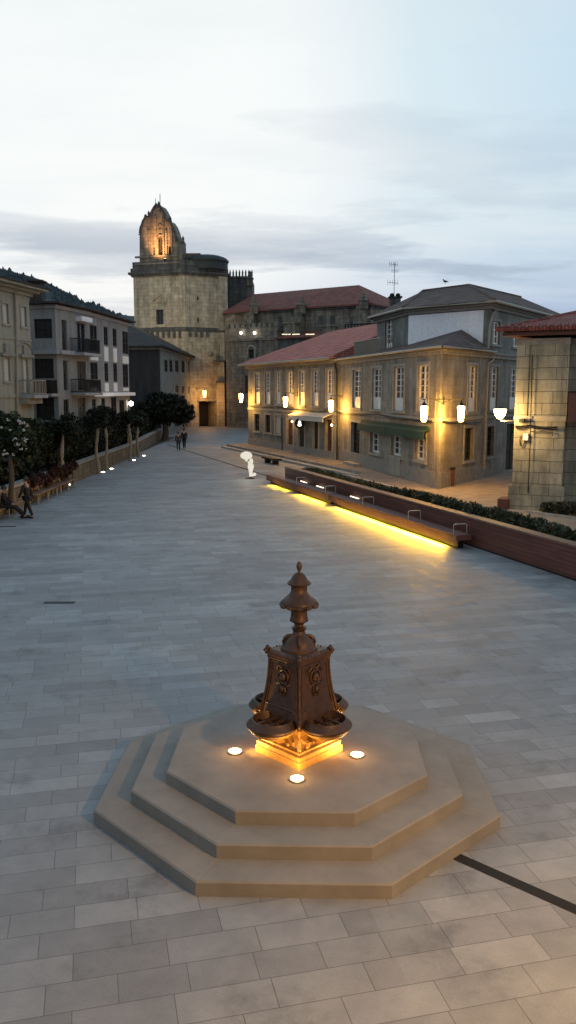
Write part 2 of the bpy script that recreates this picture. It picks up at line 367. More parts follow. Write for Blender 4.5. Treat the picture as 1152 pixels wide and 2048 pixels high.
def window(f, r, root, kind='case', rows=4, blind=.33, back=.13, surround=None):
    """frame part with panes as sub-part"""
    x0, x1, z0, z1 = r; w = x1-x0; h = z1-z0
    if surround:
        sb = MB(); e = .16
        f.fb(sb, x0-e, x0, z0-.02, z1+e, -.05, .035); f.fb(sb, x1, x1+e, z0-.02, z1+e, -.05, .035); f.fb(sb, x0, x1, z1, z1+e, -.05, .035)
        f.fb(sb, x0-e-.05, x1+e+.05, z0-.14, z0-.02, -.05, .09)
    if kind in ('case', 'dark', 'darkcase'):
        fm = M['white'] if kind == 'case' else M['darkwood']
        mb = MB(); t = .085 if kind == 'case' else .07; bl = h*blind if kind == 'case' else 0
        f.fb(mb, x0, x0+t, z0, z1, -back-.05, -back+.03); f.fb(mb, x1-t, x1, z0, z1, -back-.05, -back+.03)
        f.fb(mb, x0+t, x1-t, z1-t, z1, -back-.05, -back+.03); f.fb(mb, x0+t, x1-t, z0, z0+t+bl, -back-.05, -back+.03)
        xm = (x0+x1)/2; f.fb(mb, xm-.045, xm+.045, z0+t+bl, z1-t, -back-.05, -back+.035)
        if bl:
            for q0, q1 in ((x0+t+.05, xm-.06), (xm+.06, x1-t-.05)): f.fb(mb, q0, q1, z0+t+.06, z0+bl-.06, -back+.03, -back+.045)
        for k in range(1, rows):
            z = z0+t+bl+(h-2*t-bl)*k/rows
            f.fb(mb, x0+t, xm-.045, z-.02, z+.02, -back-.04, -back+.02); f.fb(mb, xm+.045, x1-t, z-.02, z+.02, -back-.04, -back+.02)
        o = mb.build('window', fm, root)
        g = MB(); f.fb(g, x0+.01, x1-.01, z0+.01, z1-.01, -back-.09, -back-.045); g.build('pane', M['glass'], o)
    elif kind == 'shutter':
        mb = MB(); f.fb(mb, x0, x1, z0, z1, -back-.05, -back)
        n = int(h/.12)
        for k in range(n): f.fb(mb, x0+.06, x1-.06, z0+.06+k*(h-.12)/n, z0+.06+k*(h-.12)/n+.06, -back, -back+.02)
        o = mb.build('shutter', M['white_blind'], root)
    elif kind in ('door', 'reddoor', 'void'):
        mb = MB(); f.fb(mb, x0, x1, z0, z1, -back-.08, -back-.02)
        xm = (x0+x1)/2
        if kind != 'void':
            for q0, q1 in ((x0+.08, xm-.04), (xm+.04, x1-.08)):
                for k in range(3): f.fb(mb, q0, q1, z0+.12+k*h/3, z0+(k+1)*h/3-.05, -back-.02, -back+.02)
        o = mb.build('door', M['redwood'] if kind == 'reddoor' else M['darkwood'], root)
        if kind != 'void':
            hb = MB(); f.fb(hb, xm+.02, xm+.09, z0+1.0, z0+1.12, -back+.0, -back+.07); hb.build('handle', M['iron'], o)
    if surround: sb.build('window_surround', surround, root)
    return o
def roof(root, eaves, ridge, faces, zf=.18, mat='tile_red', name='roof', under=True):
    """eaves: list of (x,y,z); ridge: list; faces index into eaves+ridge"""
    mb = MB(); n = len(eaves); e = [V(p) for p in eaves]; lo = [p-V((0, 0, zf)) for p in e]
    allv = e+[V(p) for p in ridge]; cen = sum(e, V())/n
    fs = []
    for f in faces:
        a, b, c = (allv[f[0]], allv[f[1]], allv[f[2]])
        fs.append(tuple(f) if (b-a).cross(c-a).z > 0 else tuple(f[::-1]))
    mb.add(allv, fs)
    ar = sum(e[i].x*e[(i+1) % n].y-e[(i+1) % n].x*e[i].y for i in range(n))
    side = [(i, i+n, (i+1) % n+n, (i+1) % n) for i in range(n)]; bot = [tuple(range(n, 2*n))]
    if ar > 0: bot = [f[::-1] for f in bot]
    else: side = [f[::-1] for f in side]
    mb.add(e+lo, side+(bot if under else []))
    return mb.build(name, M[mat], root)
def off_poly(poly, d):
    """offset polygon outward"""
    n = len(poly); out = []
    ar = sum(poly[i][0]*poly[(i+1) % n][1]-poly[(i+1) % n][0]*poly[i][1] for i in range(n)); sg = 1 if ar > 0 else -1
    for i in range(n):
        p0, p1, p2 = V(poly[i-1][:2]), V(poly[i][:2]), V(poly[(i+1) % n][:2])
        a = (p1-p0).normalized(); b = (p2-p1).normalized()
        na = V((a.y, -a.x))*sg; nb = V((b.y, -b.x))*sg; m = (na+nb); m = m/max(m.length_squared/2, .3)
        q = p1+m*d; out.append((q.x, q.y))
    return out
def crop(o, s):
    return lambda a, b, c, d: (o[0]+a*s, o[1]+b*s, o[0]+c*s, o[1]+d*s)
def ring(root, poly, z0, z1, proud, name='cornice', mat='trim'):
    """moulding round the footprint, a closed band"""
    o = off_poly(poly, proud); MB().prism(o, z0, z1).build(name, M[mat], root)
#@@BODY
# ------------------------------------------------------------------ world and sun
w = bpy.data.worlds.new('World'); sc.world = w; w.use_nodes = True; nt = w.node_tree; nt.nodes.clear()
tc = N(nt, 'ShaderNodeTexCoord'); sep = N(nt, 'ShaderNodeSeparateXYZ'); L(nt, tc.outputs['Generated'], sep.inputs[0])
def mth(op, a, b=None, clamp=False):
    m = N(nt, 'ShaderNodeMath', operation=op); m.use_clamp = clamp
    for i, s in enumerate((a, b)):
        if s is None: continue
        if isinstance(s, (int, float)): m.inputs[i].default_value = s
        else: L(nt, s, m.inputs[i])
    return m.outputs[0]
zc = mth('MAXIMUM', sep.outputs[2], 0.0); den = mth('ADD', zc, .09)
px_ = mth('DIVIDE', sep.outputs[0], den); py_ = mth('DIVIDE', sep.outputs[1], den)
cb = N(nt, 'ShaderNodeCombineXYZ'); L(nt, px_, cb.inputs[0]); L(nt, py_, cb.inputs[1]); cb.inputs[2].default_value = 3.7
base = ramp(nt, zc, [(0, (.36, .45, .62)), (.09, (.45, .56, .74)), (.18, (.64, .77, .86)), (.34, (.60, .78, .89)), (1, (.24, .38, .56))])
dt = N(nt, 'ShaderNodeVectorMath', operation='DOT_PRODUCT'); L(nt, tc.outputs['Generated'], dt.inputs[0])
ga, ge = math.radians(-10.5), math.radians(17)
dt.inputs[1].default_value = (math.sin(ga)*math.cos(ge), math.cos(ga)*math.cos(ge), math.sin(ge))
gl = ramp(nt, dt.outputs['Value'], [(.89, 0), (.95, .3), (.98, .85), (1, 1)])
vail = noise(nt, cb.outputs[0], .55, 5, .5)
gl2 = mth('MULTIPLY', gl, mth('ADD', mth('MULTIPLY', vail, .7), .75), True)
mx = N(nt, 'ShaderNodeMix', data_type='RGBA'); L(nt, gl2, mx.inputs[0]); L(nt, base, mx.inputs[6]); mx.inputs[7].default_value = (.95, .985, .985, 1)
# cloud streaks
cs = scaled(nt, cb.outputs[0], (.55, 1.0, 1))
cn = noise(nt, cs, 1.15, 9, .58)
band = ramp(nt, zc, [(.05, .3), (.10, .6), (.135, 1), (.165, .9), (.195, .42), (.27, .32), (.42, .25)])
cf = mth('MULTIPLY', ramp(nt, cn, [(.49, 0), (.56, .7), (.66, 1)]), band)
cf = mth('MULTIPLY', cf, .78)
mc = N(nt, 'ShaderNodeMix', data_type='RGBA'); L(nt, cf, mc.inputs[0]); L(nt, mx.outputs[2], mc.inputs[6]); mc.inputs[7].default_value = (.35, .44, .57, 1)
# soft pale wisps
wn = noise(nt, scaled(nt, cb.outputs[0], (.4, .9, 1)), 2.3, 7, .6)
wf = mth('MULTIPLY', ramp(nt, wn, [(.45, 0), (.7, .75)]), ramp(nt, zc, [(.04, 0), (.15, .7), (.4, .5)]))
mw = N(nt, 'ShaderNodeMix', data_type='RGBA'); L(nt, wf, mw.inputs[0]); L(nt, mc.outputs[2], mw.inputs[6]); mw.inputs[7].default_value = (.82, .87, .9, 1)
# the sky away from the afterglow is darker
dk = N(nt, 'ShaderNodeMapRange'); L(nt, sep.outputs[1], dk.inputs[0]); dk.inputs[1].default_value = -.6; dk.inputs[2].default_value = .8; dk.inputs[3].default_value = .82; dk.inputs[4].default_value = 1
fin = N(nt, 'ShaderNodeVectorMath', operation='SCALE'); L(nt, mw.outputs[2], fin.inputs[0]); L(nt, dk.outputs[0], fin.inputs['Scale'])
sky = N(nt, 'ShaderNodeTexSky', sky_type='NISHITA'); sky.sun_disc = False; sky.sun_elevation = math.radians(3); sky.sun_rotation = ga
b1 = N(nt, 'ShaderNodeBackground'); L(nt, sky.outputs[0], b1.inputs[0]); b1.inputs[1].default_value = .003
b2 = N(nt, 'ShaderNodeBackground'); L(nt, fin.outputs[0], b2.inputs[0]); b2.inputs[1].default_value = .97
ad = N(nt, 'ShaderNodeAddShader'); L(nt, b1.outputs[0], ad.inputs[0]); L(nt, b2.outputs[0], ad.inputs[1])
wo = N(nt, 'ShaderNodeOutputWorld'); L(nt, ad.outputs[0], wo.inputs[0])
sd = bpy.data.lights.new('sun', 'SUN'); sd.energy = .12; sd.angle = math.radians(25); sd.color = (1, .93, .85)
so = bpy.data.objects.new('sun', sd); col.objects.link(so); so.rotation_euler = (-V((math.sin(ga), math.cos(ga), .14))).to_track_quat('-Z', 'Y').to_euler()
sc.view_settings.view_transform = 'Standard'; sc.view_settings.look = 'None'; sc.view_settings.exposure = 0; sc.view_settings.gamma = 1
try:
    sc.cycles.use_denoising = True; sc.cycles.sample_clamp_indirect = 4; sc.cycles.use_light_tree = True
except Exception: pass

# ------------------------------------------------------------------ ground
MB().add([(-1500, -300, 0), (1500, -300, 0), (1500, 2500, 0), (-1500, 2500, 0)], [(0, 1, 2, 3)]).build('plaza_paving', M['paving'], kind='structure')
WD = V((7.88+.17, 22.07-45.6, 0)).normalized()        # direction of the right wall, towards the camera
WN = V((WD.y, -WD.x, 0))                               # towards the plaza?
if WN.dot(V((-1, 0, 0))) < 0: WN = -WN
W0 = V((-.17, 45.75, 0))
def WP(s, d=0, z=0): return W0+WD*s+WN*d+V((0, 0, z))
# terrace in front of the houses: upper level .30 with a step of .15, its edge to the plaza
S0, S1 = V((-5.71, 74.2, 0)), V((4.06, 49.06, 0)); SD = (S1-S0).normalized(); SN = V((SD.y, -SD.x, 0)); SN = SN if SN.x > 0 else -SN
SE = W0+WD*(-2.2)-WN*1.0
# lower step
p0 = S0+SD*-1.0; p1 = S0+SD*26.8
low = [p0, p1, p1+SN*.55, p0+SN*.55]
MB().prism([(q.x, q.y) for q in low], 0, .15).build('terrace_step', M['terrace'], kind='structure')
wl = [WP(2, -.42), WP(50, -.42)]
up = [p0+SN*.5, p1+SN*.5, WP(4, -1.95), WP(60, -1.95), WP(60, -30), V((30, 95, 0)), V((3, 84, 0))]
MB().prism([(q.x, q.y) for q in up], 0, .30).build('raised_pavement', M['lane'], kind='structure')
bed = [WP(.25, -.35), WP(60, -.35), WP(60, -1.9), WP(4.2, -1.9), WP(-.5, -1.35)]
MB().prism([(q.x, q.y) for q in bed], 0, .82).build('planting_bed_soil', M['soil'], kind='structure')
kb = MB(); kb.obox(WP(4, -1.9, .0), WD*56, -WN*.14, V((0, 0, .86)))
tag(kb.build('bed_kerb', M['terrace']), 'long granite kerb between the low hedge and the raised pavement', 'kerb')
# drain slots (flush metal channels 6 mm proud of the paving)
def strip(a, b, wd, z, name, mat, **k):
    a, b = V(a), V(b); t = (b-a).normalized(); n = V((t.y, -t.x, 0))
    mb = MB().obox((a-n*wd/2)+V((0, 0, z-.05)), b-a, n*wd, V((0, 0, .05)))
    return tag(mb.build(name, M[mat]), **k)
FC = V((.12, 10.31, 0))
dd = V((2.93-.1, 7.6-10.28, 0)).normalized()
strip(FC+dd*2.4, FC+dd*16, .15, .004, 'drain_channel', 'slot', label='dark drain channel running from the octagonal steps to the right edge', cat='drain')
strip((-11.5, 79.2, 0), (-.9, 49.2, 0), .16, .004, 'drain_channel', 'slot', label='long thin drain line running past the glowing sculpture to the lit bench', cat='drain')
gr = thing('drain_grate', (-5.65, 19.85, 0), 'small rectangular floor grate alone on the paving, left of the fountain', 'grate', 'floor grates')
gb = MB().box(-6.03, -5.27, 19.75, 19.95, -.02, .004); gb.build('grate_frame', M['slot'], gr)
gb = MB()
for k in range(14): gb.box(-6.0+k*.052, -5.97+k*.052, 19.77, 19.93, .004, .009)
gb.build('grate_bar', M['grate'], gr)
g2 = copy_tree(gr); q = G(12, 1053); g2.location = (q.x, q.y, 0); g2['label'] = 'small floor grate at the left edge near the walking person in black'

# ------------------------------------------------------------------ octagonal steps
def octo(c, ap, rot, z0, z1, mb, bev=.018):
    R = ap/math.cos(math.pi/8); P = [(c.x+R*math.cos(rot+math.pi/8+k*math.pi/4), c.y+R*math.sin(rot+math.pi/8+k*math.pi/4)) for k in range(8)]
    R2 = (ap-bev)/math.cos(math.pi/8); P2 = [(c.x+R2*math.cos(rot+math.pi/8+k*math.pi/4), c.y+R2*math.sin(rot+math.pi/8+k*math.pi/4)) for k in range(8)]
    mb.prism(P, z0, z1-bev); mb.prism(P, z1-bev, z1, P2); return P
st = thing('octagonal_steps', (FC.x, FC.y, 0), 'three tier octagonal stone steps carrying the lit iron fountain', 'steps')
ROT = math.radians(-1.5)
for k, (ap, z0, z1) in enumerate([(2.45, 0, .17), (2.03, .17, .34), (1.62, .34, .51)]):
    mb = MB(); P = octo(FC, ap, ROT, z0, z1, mb); mb.build('step', M['octstone'], st)
    for i in (range(8) if k < 2 else ()):
        jb = MB()
        a = V((P[i][0], P[i][1], z1)); c = V((FC.x, FC.y, z1)); dr = (a-c).normalized(); t = V((-dr.y, dr.x, 0))
        jb.obox(a-dr*.5-t*.003, dr*.478, t*.006, V((0, 0, .002))); jb.build('joint', M['trim'], st)
# ------------------------------------------------------------------ fountain
ft = thing('fountain', (FC.x, FC.y, .51), 'ornate brown cast iron fountain lit orange from below on octagonal steps', 'fountain')
cx, cy = FC.x+.022, FC.y-.05
def sq(hd, rot=0, n=1):       # diamond footprint, a corner towards the camera
    return [(cx+hd*math.cos(math.pi/2*k-math.pi/2+rot), cy+hd*math.sin(math.pi/2*k-math.pi/2+rot)) for k in range(4)]
def sqstack(mb, lst):
    for (h0, z0), (h1, z1) in zip(lst[:-1], lst[1:]):
        if z1 > z0: mb.prism(sq(h0), z0, z1, sq(h1))
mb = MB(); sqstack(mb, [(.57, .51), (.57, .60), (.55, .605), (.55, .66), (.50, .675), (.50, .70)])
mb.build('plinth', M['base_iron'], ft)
mb = MB(); sqstack(mb, [(.44, .70), (.40, .76), (.37, .86), (.40, .95), (.46, 1.0)]); 
for k in range(4):
    a = -math.pi/2+k*math.pi/2
    mb.tube([(cx+.46*math.cos(a), cy+.46*math.sin(a), .70), (cx+.385*math.cos(a), cy+.385*math.sin(a), .86), (cx+.475*math.cos(a), cy+.475*math.sin(a), 1.0)], [.02, .016, .022], 8)
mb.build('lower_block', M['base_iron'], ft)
prof = [(.50, 1.0), (.485, 1.10), (.455, 1.22), (.425, 1.35), (.40, 1.50), (.385, 1.65), (.375, 1.80)]
mb = MB(); sqstack(mb, prof); mb.build('body', M['bronze'], ft)
for k in range(4):
    a = -math.pi/2+k*math.pi/2
    mb = MB(); pts = [(cx+(h+.004)*math.cos(a), cy+(h+.004)*math.sin(a), z) for h, z in prof]
    mb.tube(pts, [.03, .026, .022, .018, .016, .016, .02], 8); mb.build('corner_rib', M['bronze'], ft)
    mb = MB(); c = V((cx+.505*math.cos(a), cy+.505*math.sin(a), 1.09)); t = V((-math.sin(a), math.cos(a), 0)); o_ = V((math.cos(a), math.sin(a), 0))
    sp = [c+o_*(.055*math.cos(q)*(1-q/14))+V((0, 0, .055*math.sin(q)*(1-q/14))) for q in [i*.5 for i in range(-3, 20)]]
    mb.tube(sp, .022, 7); mb.ell(c, (.03, .03, .03), 8, 6); mb.build('scroll_foot', M['bronze'], ft, smooth=True)
# relief ornament and spout on each face
for k in range(4):
    a = -math.pi/4+k*math.pi/2; o_ = V((math.cos(a), math.sin(a), 0)); t = V((-math.sin(a), math.cos(a), 0)); ap = lambda z: next((h0+(h1-h0)*(z-z0)/(z1-z0))/math.sqrt(2) for (h0, z0), (h1, z1) in zip(prof[:-1], prof[1:]) if z0 <= z <= z1)
    mb = MB(); ce = V((cx, cy, 0))
    def rp(x, z, d=.01): return ce+o_*(ap(z)+d)+t*x+V((0, 0, z))
    ringp = [rp(.085*math.cos(q), 1.60+.085*math.sin(q), .012) for q in [i*math.pi/10 for i in range(21)]]
    mb.tube(ringp, .013, 6)
    mb.ell(rp(0, 1.60, .015), (.05, .05, .06), 12, 8); mb.ell(rp(0, 1.585, .06), (.018, .018, .03), 8, 6)
    for sx in (-1, 1):
        mb.tube([rp(sx*.02, 1.70), rp(sx*.07, 1.735, .02), rp(sx*.12, 1.70, .015), rp(sx*.11, 1.66, .01)], .012, 6)
        mb.tube([rp(sx*.04, 1.52), rp(sx*.10, 1.50, .02), rp(sx*.14, 1.53, .015)], [.016, .012, .008], 6)
        mb.tube([rp(sx*.03, 1.5), rp(sx*.06, 1.42, .015), rp(sx*.03, 1.36, .01)], .011, 6)
        mb.ell(rp(sx*.02, 1.615, .055), (.008, .008, .008), 6, 4)
    mb.ell(rp(0, 1.44, .02), (.035, .035, .05), 8, 6)
    mb.build('mask_relief', M['bronze'], ft, smooth=True)
    mb = MB(); e = .03    # recessed panel border
    for sx in (-1, 1):
        mb.tube([rp(sx*.22, 1.76, .003), rp(sx*.235, 1.5, .003), rp(sx*.28, 1.2, .003)], .009, 6)
    mb.tube([rp(-.22, 1.76, .003), rp(.22, 1.76, .003)], .009, 6); mb.tube([rp(-.28, 1.2, .003), rp(.28, 1.2, .003)], .009, 6)
    mb.build('panel_moulding', M['bronze'], ft)
    # basin
    bc = ce+o_*.475
    mb = MB(); mb.lathe([(.02, .955), (.20, .96), (.28, .972), (.31, .985), (.33, 1.005), (.335, 1.025), (.315, 1.05), (.275, 1.085), (.265, 1.105), (.25, 1.105), (.24, 1.08), (.22, 1.0), (.15, .965), (.02, .955)], 40, (bc.x, bc.y, 0))
    ba = mb.build('basin', M['bronze'], ft, smooth=True)
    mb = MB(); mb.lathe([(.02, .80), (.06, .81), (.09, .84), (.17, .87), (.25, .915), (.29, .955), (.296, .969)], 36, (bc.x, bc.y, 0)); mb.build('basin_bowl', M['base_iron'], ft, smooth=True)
    mb = MB()
    for sx in (-.07, .07):
        mb.obox(bc+t*sx-o_*.2-t*.012+V((0, 0, 1.04)), o_*.4, t*.024, V((0, 0, .03)))
    mb.obox(bc-t*.2+o_*.03+V((0, 0, 1.035)), t*.4, o_*.022, V((0, 0, .02)))
    mb.build('grille_bar', M['bronze'], ba)
    # bracket with leaves under the basin
    mb = MB(); mb.tube([ce+o_*.26+V((0, 0, .74)), ce+o_*.36+V((0, 0, .77)), bc+V((0, 0, .88))], [.03, .045, .07], 10)
    for j in range(9):
        x = random.uniform(-.2, .2); z = random.uniform(.72, .88); mb.ell(ce+o_*(.30+.04*random.random())+t*x+V((0, 0, z)), (.022, .022, .03), 7, 5)
    mb.build('bracket', M['base_iron'], ft, smooth=True)
# cornice
mb = MB(); sqstack(mb, [(.385, 1.78), (.41, 1.80), (.41, 1.83), (.44, 1.845), (.44, 1.885), (.40, 1.895), (.36, 1.905)]); mb.build('cornice', M['bronze'], ft)
for k in range(4):
    mb = MB()
    a = -math.pi/2+k*math.pi/2; o_ = V((math.cos(a), math.sin(a), 0)); c = V((cx, cy, 1.88))+o_*.405
    mb.ell(c+V((0, 0, .035)), (.03, .03, .045), 8, 6); mb.ell(c+o_*.02+V((0, 0, .01)), (.035, .035, .03), 8, 6)
    for j in (1, 2, 3, 4):
        for b_ in (1, -1):
            n_ = V((math.cos(a+b_*math.pi*.75), math.sin(a+b_*math.pi*.75), 0)); mb.ell(c+n_*j*.055+V((0, 0, .008)), (.017, .017, .028 if j % 2 else .018), 7, 5)
    mb.build('acroterion', M['bronze'], ft, smooth=True)
mb = MB(); mb.lathe([(.24, 1.89), (.235, 1.93), (.20, 1.96), (.19, 2.0), (.165, 2.035), (.13, 2.07), (.09, 2.10), (.075, 2.14), (.095, 2.175), (.10, 2.19), (.06, 2.21), (.058, 2.235), (.09, 2.26), (.118, 2.275), (.12, 2.30), (.108, 2.32), (.104, 2.40), (.11, 2.425)], 32, (cx, cy, 0))
mb.build('pedestal', M['bronze'], ft, smooth=True)
mb = MB()
for k in range(4):
    a = -math.pi/2+k*math.pi/2+math.pi/4*0; o_ = V((math.cos(a), math.sin(a), 0)); t = V((0, 0, 1)); c = V((cx, cy, 0))
    mb.tube([c+o_*.10+t*2.09, c+o_*.15+t*2.075, c+o_*.19+t*2.04, c+o_*.205+t*2.0, c+o_*.19+t*1.95, c+o_*.22+t*1.91], [.018, .022, .022, .018, .016, .024], 8)
mb.build('scroll_bracket', M['bronze'], ft, smooth=True)
mb = MB(); mb.lathe([(.11, 2.42), (.16, 2.435), (.20, 2.465), (.232, 2.49), (.238, 2.515), (.225, 2.54), (.19, 2.575), (.145, 2.61), (.115, 2.645), (.104, 2.67), (.104, 2.73), (.11, 2.745)], 12, (cx, cy, 0))
mb.build('bell', M['bronze'], ft, smooth=True)
mb = MB()
for k in range(12):
    a = 2*math.pi*k/12; mb.ell((cx+.225*math.cos(a), cy+.225*math.sin(a), 2.49), (.032, .062, .03) if k % 6 in (0, ) else (.05, .05, .03), 7, 5)
mb.build('bell_fringe', M['bronze'], ft, smooth=True)
mb = MB(); mb.lathe([(.10, 2.735), (.15, 2.755), (.158, 2.77), (.145, 2.785), (.105, 2.82), (.085, 2.86), (.06, 2.895), (.02, 2.91), (.014, 2.93)], 12, (cx, cy, 0)); mb.build('cap', M['bronze'], ft, smooth=True)
mb = MB(); mb.lathe([(.012, 2.92), (.022, 2.935), (.034, 2.965), (.035, 2.995), (.026, 3.03), (.008, 3.05)], 16, (cx, cy, 0)); mb.build('finial', M['bronze'], ft, smooth=True)
# uplights set in the top step
ul = None
for k, (u, v, lb) in enumerate([(470, 1503, 'left'), (714, 1510, 'right'), (594, 1558, 'front')]):
    p = G(u, v, .52)
    if ul is None:
        ul = thing('floor_uplight', (0, 0, 0), '', 'uplight', 'uplights round the fountain', world=False)
        MB().lathe([(.10, -.01), (.10, .016), (.082, .022), (.08, .014)], 20).build('rim', M['steel'], ul)
        MB().lathe([(.078, .0), (.078, .02), (.06, .028), (.02, .032)], 20).build('lens', G_UP, ul)
        r_ = ul
    else: r_ = copy_tree(ul)
    r_.location = (p.x, p.y, .51); r_['label'] = 'glowing round uplight on the top step, %s of the iron fountain' % {'left': 'to the left', 'right': 'to the right', 'front': 'directly in front'}[lb]
    light('uplight_beam', 'SPOT', (p.x, p.y, .57), 30 if lb == 'front' else 85, (1, .48, .08), aim=(cx, cy, .95), spot_size=math.radians(105), spot_blend=.6, shadow_soft_size=.05)
    light('uplight_spill', 'POINT', (p.x, p.y, .64), 2.8, (1, .5, .16), shadow_soft_size=.06)
# ------------------------------------------------------------------ low boarded wall, bench, hedges on the right
rw = thing('retaining_wall', WP(0), 'long low red brown boarded wall with pale coping behind the lit bench', 'wall')
mb = MB(); mb.obox(WP(0, 0, .06), WD*44, -WN*.35, V((0, 0, .88))); mb.build('boarding', M['panelwall'], rw)
mb = MB(); mb.obox(WP(-.04, .02, .94), WD*44.1, -WN*.39, V((0, 0, .05))); mb.build('coping', M['benchwood'], rw)
mb = MB(); mb.obox(WP(.02, .0-.02, 0), WD*44, -WN*.3, V((0, 0, .06))); mb.build('base_gap', M['slot'], rw)
bn = thing('lit_bench', WP(0), 'very long red brown bench with yellow light glowing underneath along the low wall', 'bench')
BL = 20.4
def sA(u, v, z):            # distance along the wall of a point seen at u,v with height z
    p = G(u, v, z); return (p-W0).dot(WD), (p-W0).dot(WN)
segs = [(-1.0, 8.6), (8.7, 19.9)]
for a, b in segs:
    mb = MB(); mb.obox(WP(a, .76, .30), WD*(b-a), -WN*.54, V((0, 0, .15))); mb.obox(WP(a, .785, .17), WD*(b-a), -WN*.03, V((0, 0, .28)))
    for k in range(4): mb.obox(WP(a, .785-.14*k, .45), WD*(b-a), -WN*.125, V((0, 0, .03)))
    s_ = mb.build('seat', M['redbench'], bn)
    mb = MB(); mb.obox(WP(a+.2, .60, 0), WD*(b-a-.4), -WN*.2, V((0, 0, .30))); mb.build('base', M['iron'], bn)
mb = MB()
for a, b in [(.2, 3.2), (4.4, 8.2), (9.2, 19.2)]:
    mb.obox(WP(a, .72, .20), WD*(b-a), -WN*.04, V((0, 0, .03)))
mb.build('light_strip', G_YEL, bn)
for (a, b, e) in [(.2, 1.4, 40), (1.9, 3.0, 16), (4.6, 6.0, 90), (6.3, 8.0, 120), (9.4, 11.8, 210), (12.0, 14.6, 260), (14.9, 19.2, 600)]:
    c = WP((a+b)/2, .80, .15); o = light('strip_light', 'AREA', c, e, (1, .52, .025)); d = o.data; d.shape = 'RECTANGLE'; d.size = b-a; d.size_y = .06
    zz = (V((0, 0, 1))*.8-WN*.75).normalized(); xx = WD; yy = zz.cross(xx).normalized(); zz = xx.cross(yy)
    o.rotation_euler = Matrix((xx, yy, zz)).transposed().to_euler()
mb = MB()
for (u, v) in ((611, 963), (641, 973), (711, 994)):
    s0, _ = sA(u, v, .5); mb.obox(WP(s0-.45, .12, .47), WD*.9, -WN*.05, V((0, 0, .03)))
mb.build('slit_lamp', G_SLIT, bn)
for (u, v) in ((600, 955), (664, 972), (740, 994), (835, 1021), (923, 1048)):
    s0, n0 = sA(u, v, .8)
    mb = MB(); a = WP(s0, .74, .47); mb.tube([a, a+V((0, 0, .30)), a+V((0, 0, .33))-WN*.03, a-WN*.45+V((0, 0, .33)), a-WN*.5+V((0, 0, .31)), a-WN*.5], .017, 6); mb.build('armrest', M['steel'], bn)
def foliage(mb, pts, n, size):
    """pts: list of (center, radii)"""
    tot = sum(r[0]*r[1]*r[2] for c, r in pts)
    for c, r in pts:
        k = int(n*r[0]*r[1]*r[2]/tot)
        for _ in range(k):
            d = V((random.gauss(0, 1), random.gauss(0, 1), random.gauss(0, 1))).normalized()*random.random()**.35
            mb.leaf((c[0]+d.x*r[0], c[1]+d.y*r[1], c[2]+d.z*r[2]), size)
# low hedge: clumps along the bed; starts thin, gets fuller
hd = MB(); s_ = 1.0; pts = []
while s_ < 43:
    f = min(1, max(.25, (s_-4)/12)); gap = random.random() < .06
    if not gap: pts.append((WP(s_, -1.0-random.uniform(-.25, .25), .82+.14*f), (.42, .45*(.5+.5*f), (.13+.15*f)*random.uniform(.75, 1.15))))
    s_ += random.uniform(.35, .6)
foliage(hd, pts, 26000, .075)
tag(hd.build('low_hedge', M['leaf_mid']), 'long low clipped hedge growing behind the red brown wall', 'hedge')
# small hedge bed in front of the right hand building
q0, q1 = G(1085, 1024, .3), G(1152, 1033, .3); dq = (q1-q0).normalized()
hd = MB(); pts = [(q0+dq*k*.4+V((.1, -.35, .2+.05*min(k, 4))), (.32, .42, .28)) for k in range(0, 14)]; foliage(hd, pts, 6000, .07)
tag(hd.build('corner_hedge', M['leaf_mid']), 'dark clipped hedge patch at the foot of the right hand stone building', 'hedge')
kb = MB(); nn_ = V((dq.y, -dq.x, 0)); nn_ = nn_ if nn_.y < 0 else -nn_
kb.obox(q0+nn_*.62-dq*.3, dq*7, nn_*.12, V((0, 0, .1))); tag(kb.build('bed_kerb', M['terrace']), 'short stone kerb around the hedge patch by the right hand building', 'kerb')
# low dark bench by the steps
p = G(535, 927, 0); mb = MB(); t = SD
lb = thing('low_bench', p, 'low dark slab bench standing by the steps behind the glowing sculpture', 'bench')
mb.obox(p-t*1.3-WN*0+V((0, 0, .28)), t*2.6, SN*.6, V((0, 0, .14))); mb.build('seat', M['darkwood'], lb)
for s in (-.9, .7): MB().obox(p+t*s+SN*.1, t*.25, SN*.4, V((0, 0, .28))).build('leg', M['iron'], lb)

# ------------------------------------------------------------------ houses on the right
Z3 = .30
def F2(p): return (p[0], p[1])
B1a, B1b = (-3.63, 75.81), (3.45, 58.30)
R2a, R2b, R2d = (3.62, 57.86), (7.53, 41.01), (11.0, 46.28)
R3_0, R3_1, R3_2, R3_3 = (5.9, 56.0), (7.25, 50.0), (11.02, 46.30), (20.3, 60.4)
# --- long house with seven windows
h1 = thing('long_house', (B1a[0], B1a[1], 0), 'long two storey stone house with seven white upper windows and smooth red tiled roof', 'house')
f = Fac(B1a, B1b, 0, 7.35); nb = V((.927, .376, 0))
bk = [V((*B1b, 0))+nb*13, V((*B1a, 0))+nb*13]
up_px = [(510.5, 743, 520, 805), (530.5, 743, 540.5, 807), (551.5, 742, 561.5, 809), (575, 741, 586, 811), (599, 740, 610, 813), (624.5, 740, 637, 815), (652.5, 740, 666, 816)]
lo_px = [((509, 821, 519.5, 862), 'dark'), ((530.5, 822, 541, 865), 'dark'), ((550, 824, 561, 868), 'shutter'), ((574, 828, 586, 897), 'reddoor'), ((597, 830, 609, 900), 'door'), ((627, 838, 636.5, 890), 'door'), ((652, 836, 664, 914), 'reddoor')]
ur = [f.rect(*r) for r in up_px]; ur = [(a, b, 4.05, 6.65) for a, b, c, d in ur]
lr = [(f.rect(*r), k) for r, k in lo_px]
fix = []
